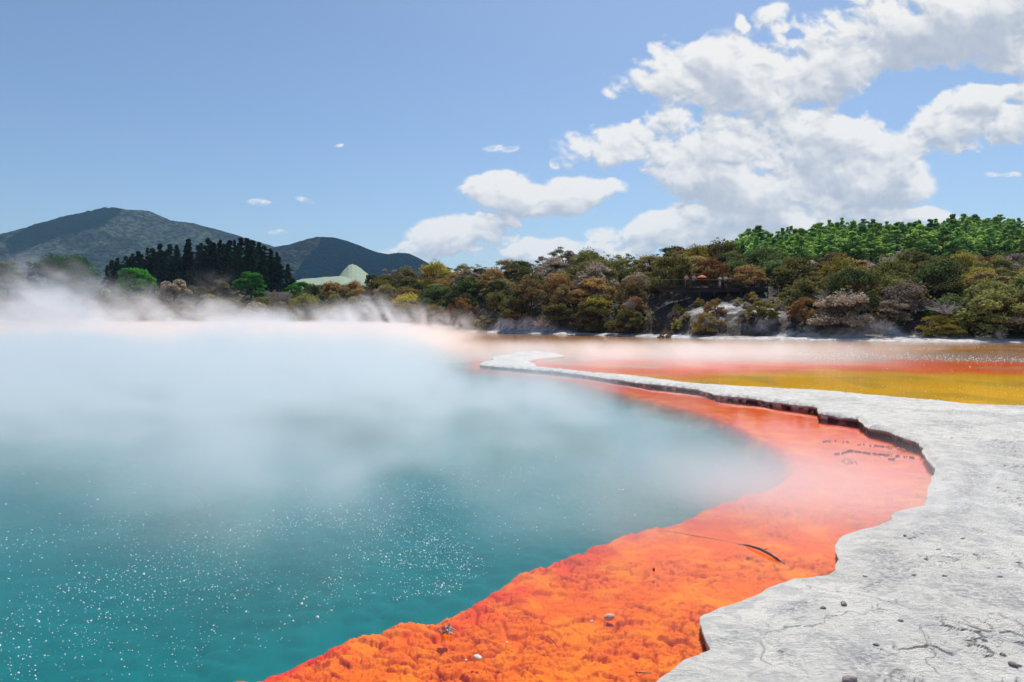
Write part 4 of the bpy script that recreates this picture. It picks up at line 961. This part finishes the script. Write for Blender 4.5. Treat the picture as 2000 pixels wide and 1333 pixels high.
# raised crust rims in the far shallows
def crust_line(pts, n, label, seed, mat, jit=1.2, nm='mineral_crust'):
    r = np.random.default_rng(seed); t = np.sort(r.random(n)); xs = np.interp(t, np.linspace(0, 1, len(pts)), [p[0] for p in pts]); ys = np.interp(t, np.linspace(0, 1, len(pts)), [p[1] for p in pts])
    m = MB()
    for x_, y_ in zip(xs + r.normal(size=n) * jit, ys + r.normal(size=n) * jit * .5):
        X_, Y_ = gp(x_, y_); a = .011 * (.5 + r.random()) * Y_ / 11; m_b = bmesh.new(); k = 6
        ring0 = [(X_ + a * 1.6 * math.cos(i * 6.283 / k) * (.7 + .5 * r.random()), Y_ + a * math.sin(i * 6.283 / k) * (.7 + .5 * r.random()), -.03) for i in range(k)]
        ring1 = [(X_ + (q[0] - X_) * .7, Y_ + (q[1] - Y_) * .7, .006 + .01 * r.random()) for q in ring0]
        m.add(ring0 + ring1, [(i, (i + 1) % k, k + (i + 1) % k, k + i) for i in range(k)] + [tuple(range(k, 2 * k))]); m_b.free()
    o = m.build(nm, mat, None, False); tag(o, label, 'crust', kind='stuff'); return o
M_rim = flat_mat('red_crust', (.30, .045, .015)); M_prim = flat_mat('pale_crust', (.70, .50, .36))
crust_line([(1625, 888), (1650, 884), (1662, 880)], 22, 'short broken red crust rim in the pink shallows, left of the longer one', 51, M_rim, 1.0)
crust_line([(1655, 880), (1700, 886), (1740, 889), (1785, 894)], 46, 'long broken red crust rim reaching toward the ledge', 52, M_rim, .9)
crust_line([(1605, 862), (1640, 860), (1680, 868), (1730, 872), (1768, 879)], 50, 'pale broken crust rim nearest the dark ledge face', 53, M_prim, 1.6)
crust_line([(1640, 902), (1655, 897), (1668, 903), (1650, 905)], 26, 'small oval island of pale crust in the pink shallows', 54, M_prim, 3.0, 'crust_island')
crust_line([(1736, 897), (1746, 897)], 6, 'tiny cluster of red crust crumbs below the long rim', 55, M_rim, 1.2)

# ------------------------------------------------------------------ steam
m_cu = bpy.data.materials.new('steam_curls'); m_cu.use_nodes = True; nt = m_cu.node_tree; nt.nodes.clear(); vp = nt.nodes.new('ShaderNodeVolumePrincipled'); vp.inputs['Color'].default_value = (.86, .93, .985, 1); vp.inputs['Anisotropy'].default_value = .4; vp.inputs['Density'].default_value = 1.0; vp.inputs['Density Attribute'].default_value = 'density'; mo = nt.nodes.new('ShaderNodeOutputMaterial'); nt.links.new(vp.outputs[0], mo.inputs['Volume'])
m_st = bpy.data.materials.new('steam'); m_st.use_nodes = True; nt = m_st.node_tree; nt.nodes.clear()
vp = nt.nodes.new('ShaderNodeVolumePrincipled'); vp.inputs['Color'].default_value = (.92, .945, .965, 1); vp.inputs['Anisotropy'].default_value = .4
vp.inputs['Density'].default_value = 1.0; vp.inputs['Density Attribute'].default_value = 'density'
mo = nt.nodes.new('ShaderNodeOutputMaterial'); nt.links.new(vp.outputs[0], mo.inputs['Volume'])
ng = bpy.data.node_groups.new('steam_field', 'GeometryNodeTree')
ng.interface.new_socket('Geometry', in_out='OUTPUT', socket_type='NodeSocketGeometry')
pos = ng.nodes.new('GeometryNodeInputPosition').outputs[0]
x, y, z = sep(ng, pos); u = x / y.max(3.0)
n_big = noise(ng, xyz(ng, x * 1.0, y * .8, z * 1.4), .13, 2, .5)
n_mid = noise(ng, xyz(ng, x + z * .5, y * .9, z * 1.1), .42, 5, .62, .5)
wob = (n_big - .5) * 1.0
# main low bank over the pool, left of the spit
un = 0.0 - u
side = 1.0 - (u + wob * .10).smooth(-.22, -.02)
onset = (y + (n_big - .5) * 12.0 - u.max(0.0) * 12.0 + (un - .35).max(0.0) * 3.0).smooth(7.0, 17.0)
hgt = (.8 + side * .80) * (.50 + n_mid * .95)
low = 1.0 - (z / hgt).smooth(.45, 1.25)
d_main = onset * side * low * ((n_mid - .42).max(0.0) * 1.7 + .015) * (1.0 - y.smooth(112, 130))
n_c = noise(ng, xyz(ng, x * 1.0 + z * .6, y * .45, z * .85), .36, 5, .62, .9)
# light veil toward the right and toward the viewer
veil = y.smooth(4.8, 8.5) * (1.0 - y.smooth(18, 28)) * (1.0 - (u + y * .012).smooth(.22, .46)) * (1.0 - (z / (.45 + n_big * 1.5)).smooth(.3, 1.2)) * ((n_mid - .48).max(0.0) * 2.9 + (n_big - .42).max(0.0) * .14)
vx = (x - 3.3) / 2.1; vy = (y - 8.5) / 1.25
veil = veil + (0.0 - (vx * vx + vy * vy)).exp() * (1.0 - (z / .9).smooth(.2, 1.0)) * (n_mid - .25).max(0.0) * 1.9  # added steam patch, partly standing in for cloud reflection on the shelf water
# thin layer on the ochre water behind the ledge
lay = y.smooth(30, 38) * (1.0 - y.smooth(50, 62)) * u.smooth(-.13, .0) * (1.0 - u.smooth(.26, .68)) * (1.0 - (z / (.2 + n_mid * .9)).smooth(.3, 1.2)) * ((n_mid - .34).max(0.0) * .50 + .012)
tot = d_main + veil + lay
def steam_object(ng, tot, lo_, hi_, res, label, m_st=m_st):
    vc = ng.nodes.new('GeometryNodeVolumeCube'); ng.links.new(tot.k, vc.inputs['Density'])
    vc.inputs['Min'].default_value = lo_; vc.inputs['Max'].default_value = hi_
    for ax, r_ in zip('XYZ', res): vc.inputs['Resolution ' + ax].default_value = r_
    sm = ng.nodes.new('GeometryNodeSetMaterial'); sm.inputs['Material'].default_value = m_st
    go = ng.nodes.new('NodeGroupOutput'); ng.links.new(vc.outputs[0], sm.inputs[0]); ng.links.new(sm.outputs[0], go.inputs[0])
    sme = bpy.data.meshes.new('steam'); so = bpy.data.objects.new('steam', sme); COL.objects.link(so); sme.materials.append(m_st)
    so.modifiers.new('field', 'NODES').node_group = ng
    tag(so, label, 'steam', kind='stuff')
steam_object(ng, tot, (-95, 4.5, .02), (40, 131, 4.2), (320, 280, 30), 'low white steam lying over the teal pool and the ochre water')
# curls torn off the bank, rising above eye height in front of the far shore
ng = bpy.data.node_groups.new('curl_field', 'GeometryNodeTree'); ng.interface.new_socket('Geometry', in_out='OUTPUT', socket_type='NodeSocketGeometry')
pos = ng.nodes.new('GeometryNodeInputPosition').outputs[0]; x, y, z = sep(ng, pos); u = x / y.max(3.0); un = 0.0 - u
n_l = noise(ng, xyz(ng, x, y * .4, z * .5), .11, 2, .5); n_c = noise(ng, xyz(ng, x + z * .45, y * .30 + z * .1, z * .62), .40, 6, .66, 1.3)
topz = (2.5 + un.smooth(.05, .72) * 3.2) * (.25 + n_l.smooth(.30, .70) * 1.25)
tot = y.smooth(50, 54) * (1.0 - y.smooth(62, 67)) * (1.0 - u.smooth(-.25, -.08)) * (1.0 - (z / topz).smooth(.25, 1.05)) * n_c.smooth(.48, .66) * .38
for (px, Yd, w, top, k) in ((722, 60, 1.3, 5.2, .30), (735, 58, 1.6, 3.6, .3), (655, 62, 2.4, 4.4, .25), (395, 70, 1.6, 7.8, .12), (560, 66, 3.0, 3.9, .2), (300, 60, 3.5, 4.6, .2), (60, 60, 4, 6.4, .2), (800, 80, 2.0, 4.8, .12), (860, 84, 3.0, 4.0, .10), (150, 66, 4, 4.8, .2), (480, 60, 2.5, 3.7, .22), (1555, 70, 3.0, 2.0, .12)):
    cx0 = (px - CX) / FPX * Yd; a = (x - (cx0) - (n_c - .5) * 4.0 - z * .12) / w; b_ = (y - Yd) / (w * 1.6)
    tot = tot + (0.0 - (a * a + b_ * b_)).exp() * n_c.smooth(.43, .62) * (k * 2.2) * (1.0 - z.smooth(top * .25, top))
steam_object(ng, tot, (-84, 46, 1.2), (4, 90, 9.5), (300, 70, 50), 'torn curls of steam rising before the trees of the far bank', m_cu)
# ------------------------------------------------------------------ haze (air between here and the mountains)
m_hz = bpy.data.materials.new('haze'); m_hz.use_nodes = True; nt = m_hz.node_tree; nt.nodes.clear()
vp = nt.nodes.new('ShaderNodeVolumePrincipled'); vp.inputs['Color'].default_value = (.40, .68, 1.0, 1); vp.inputs['Density'].default_value = .00008
mo = nt.nodes.new('ShaderNodeOutputMaterial'); nt.links.new(vp.outputs[0], mo.inputs['Volume'])
hz = MB().box((-4400, -450, -2.8), (4400, 5100, 420)).build('haze', m_hz, None, False); tag(hz, 'pale blue air between the pool and the distant mountains', 'haze', kind='stuff')
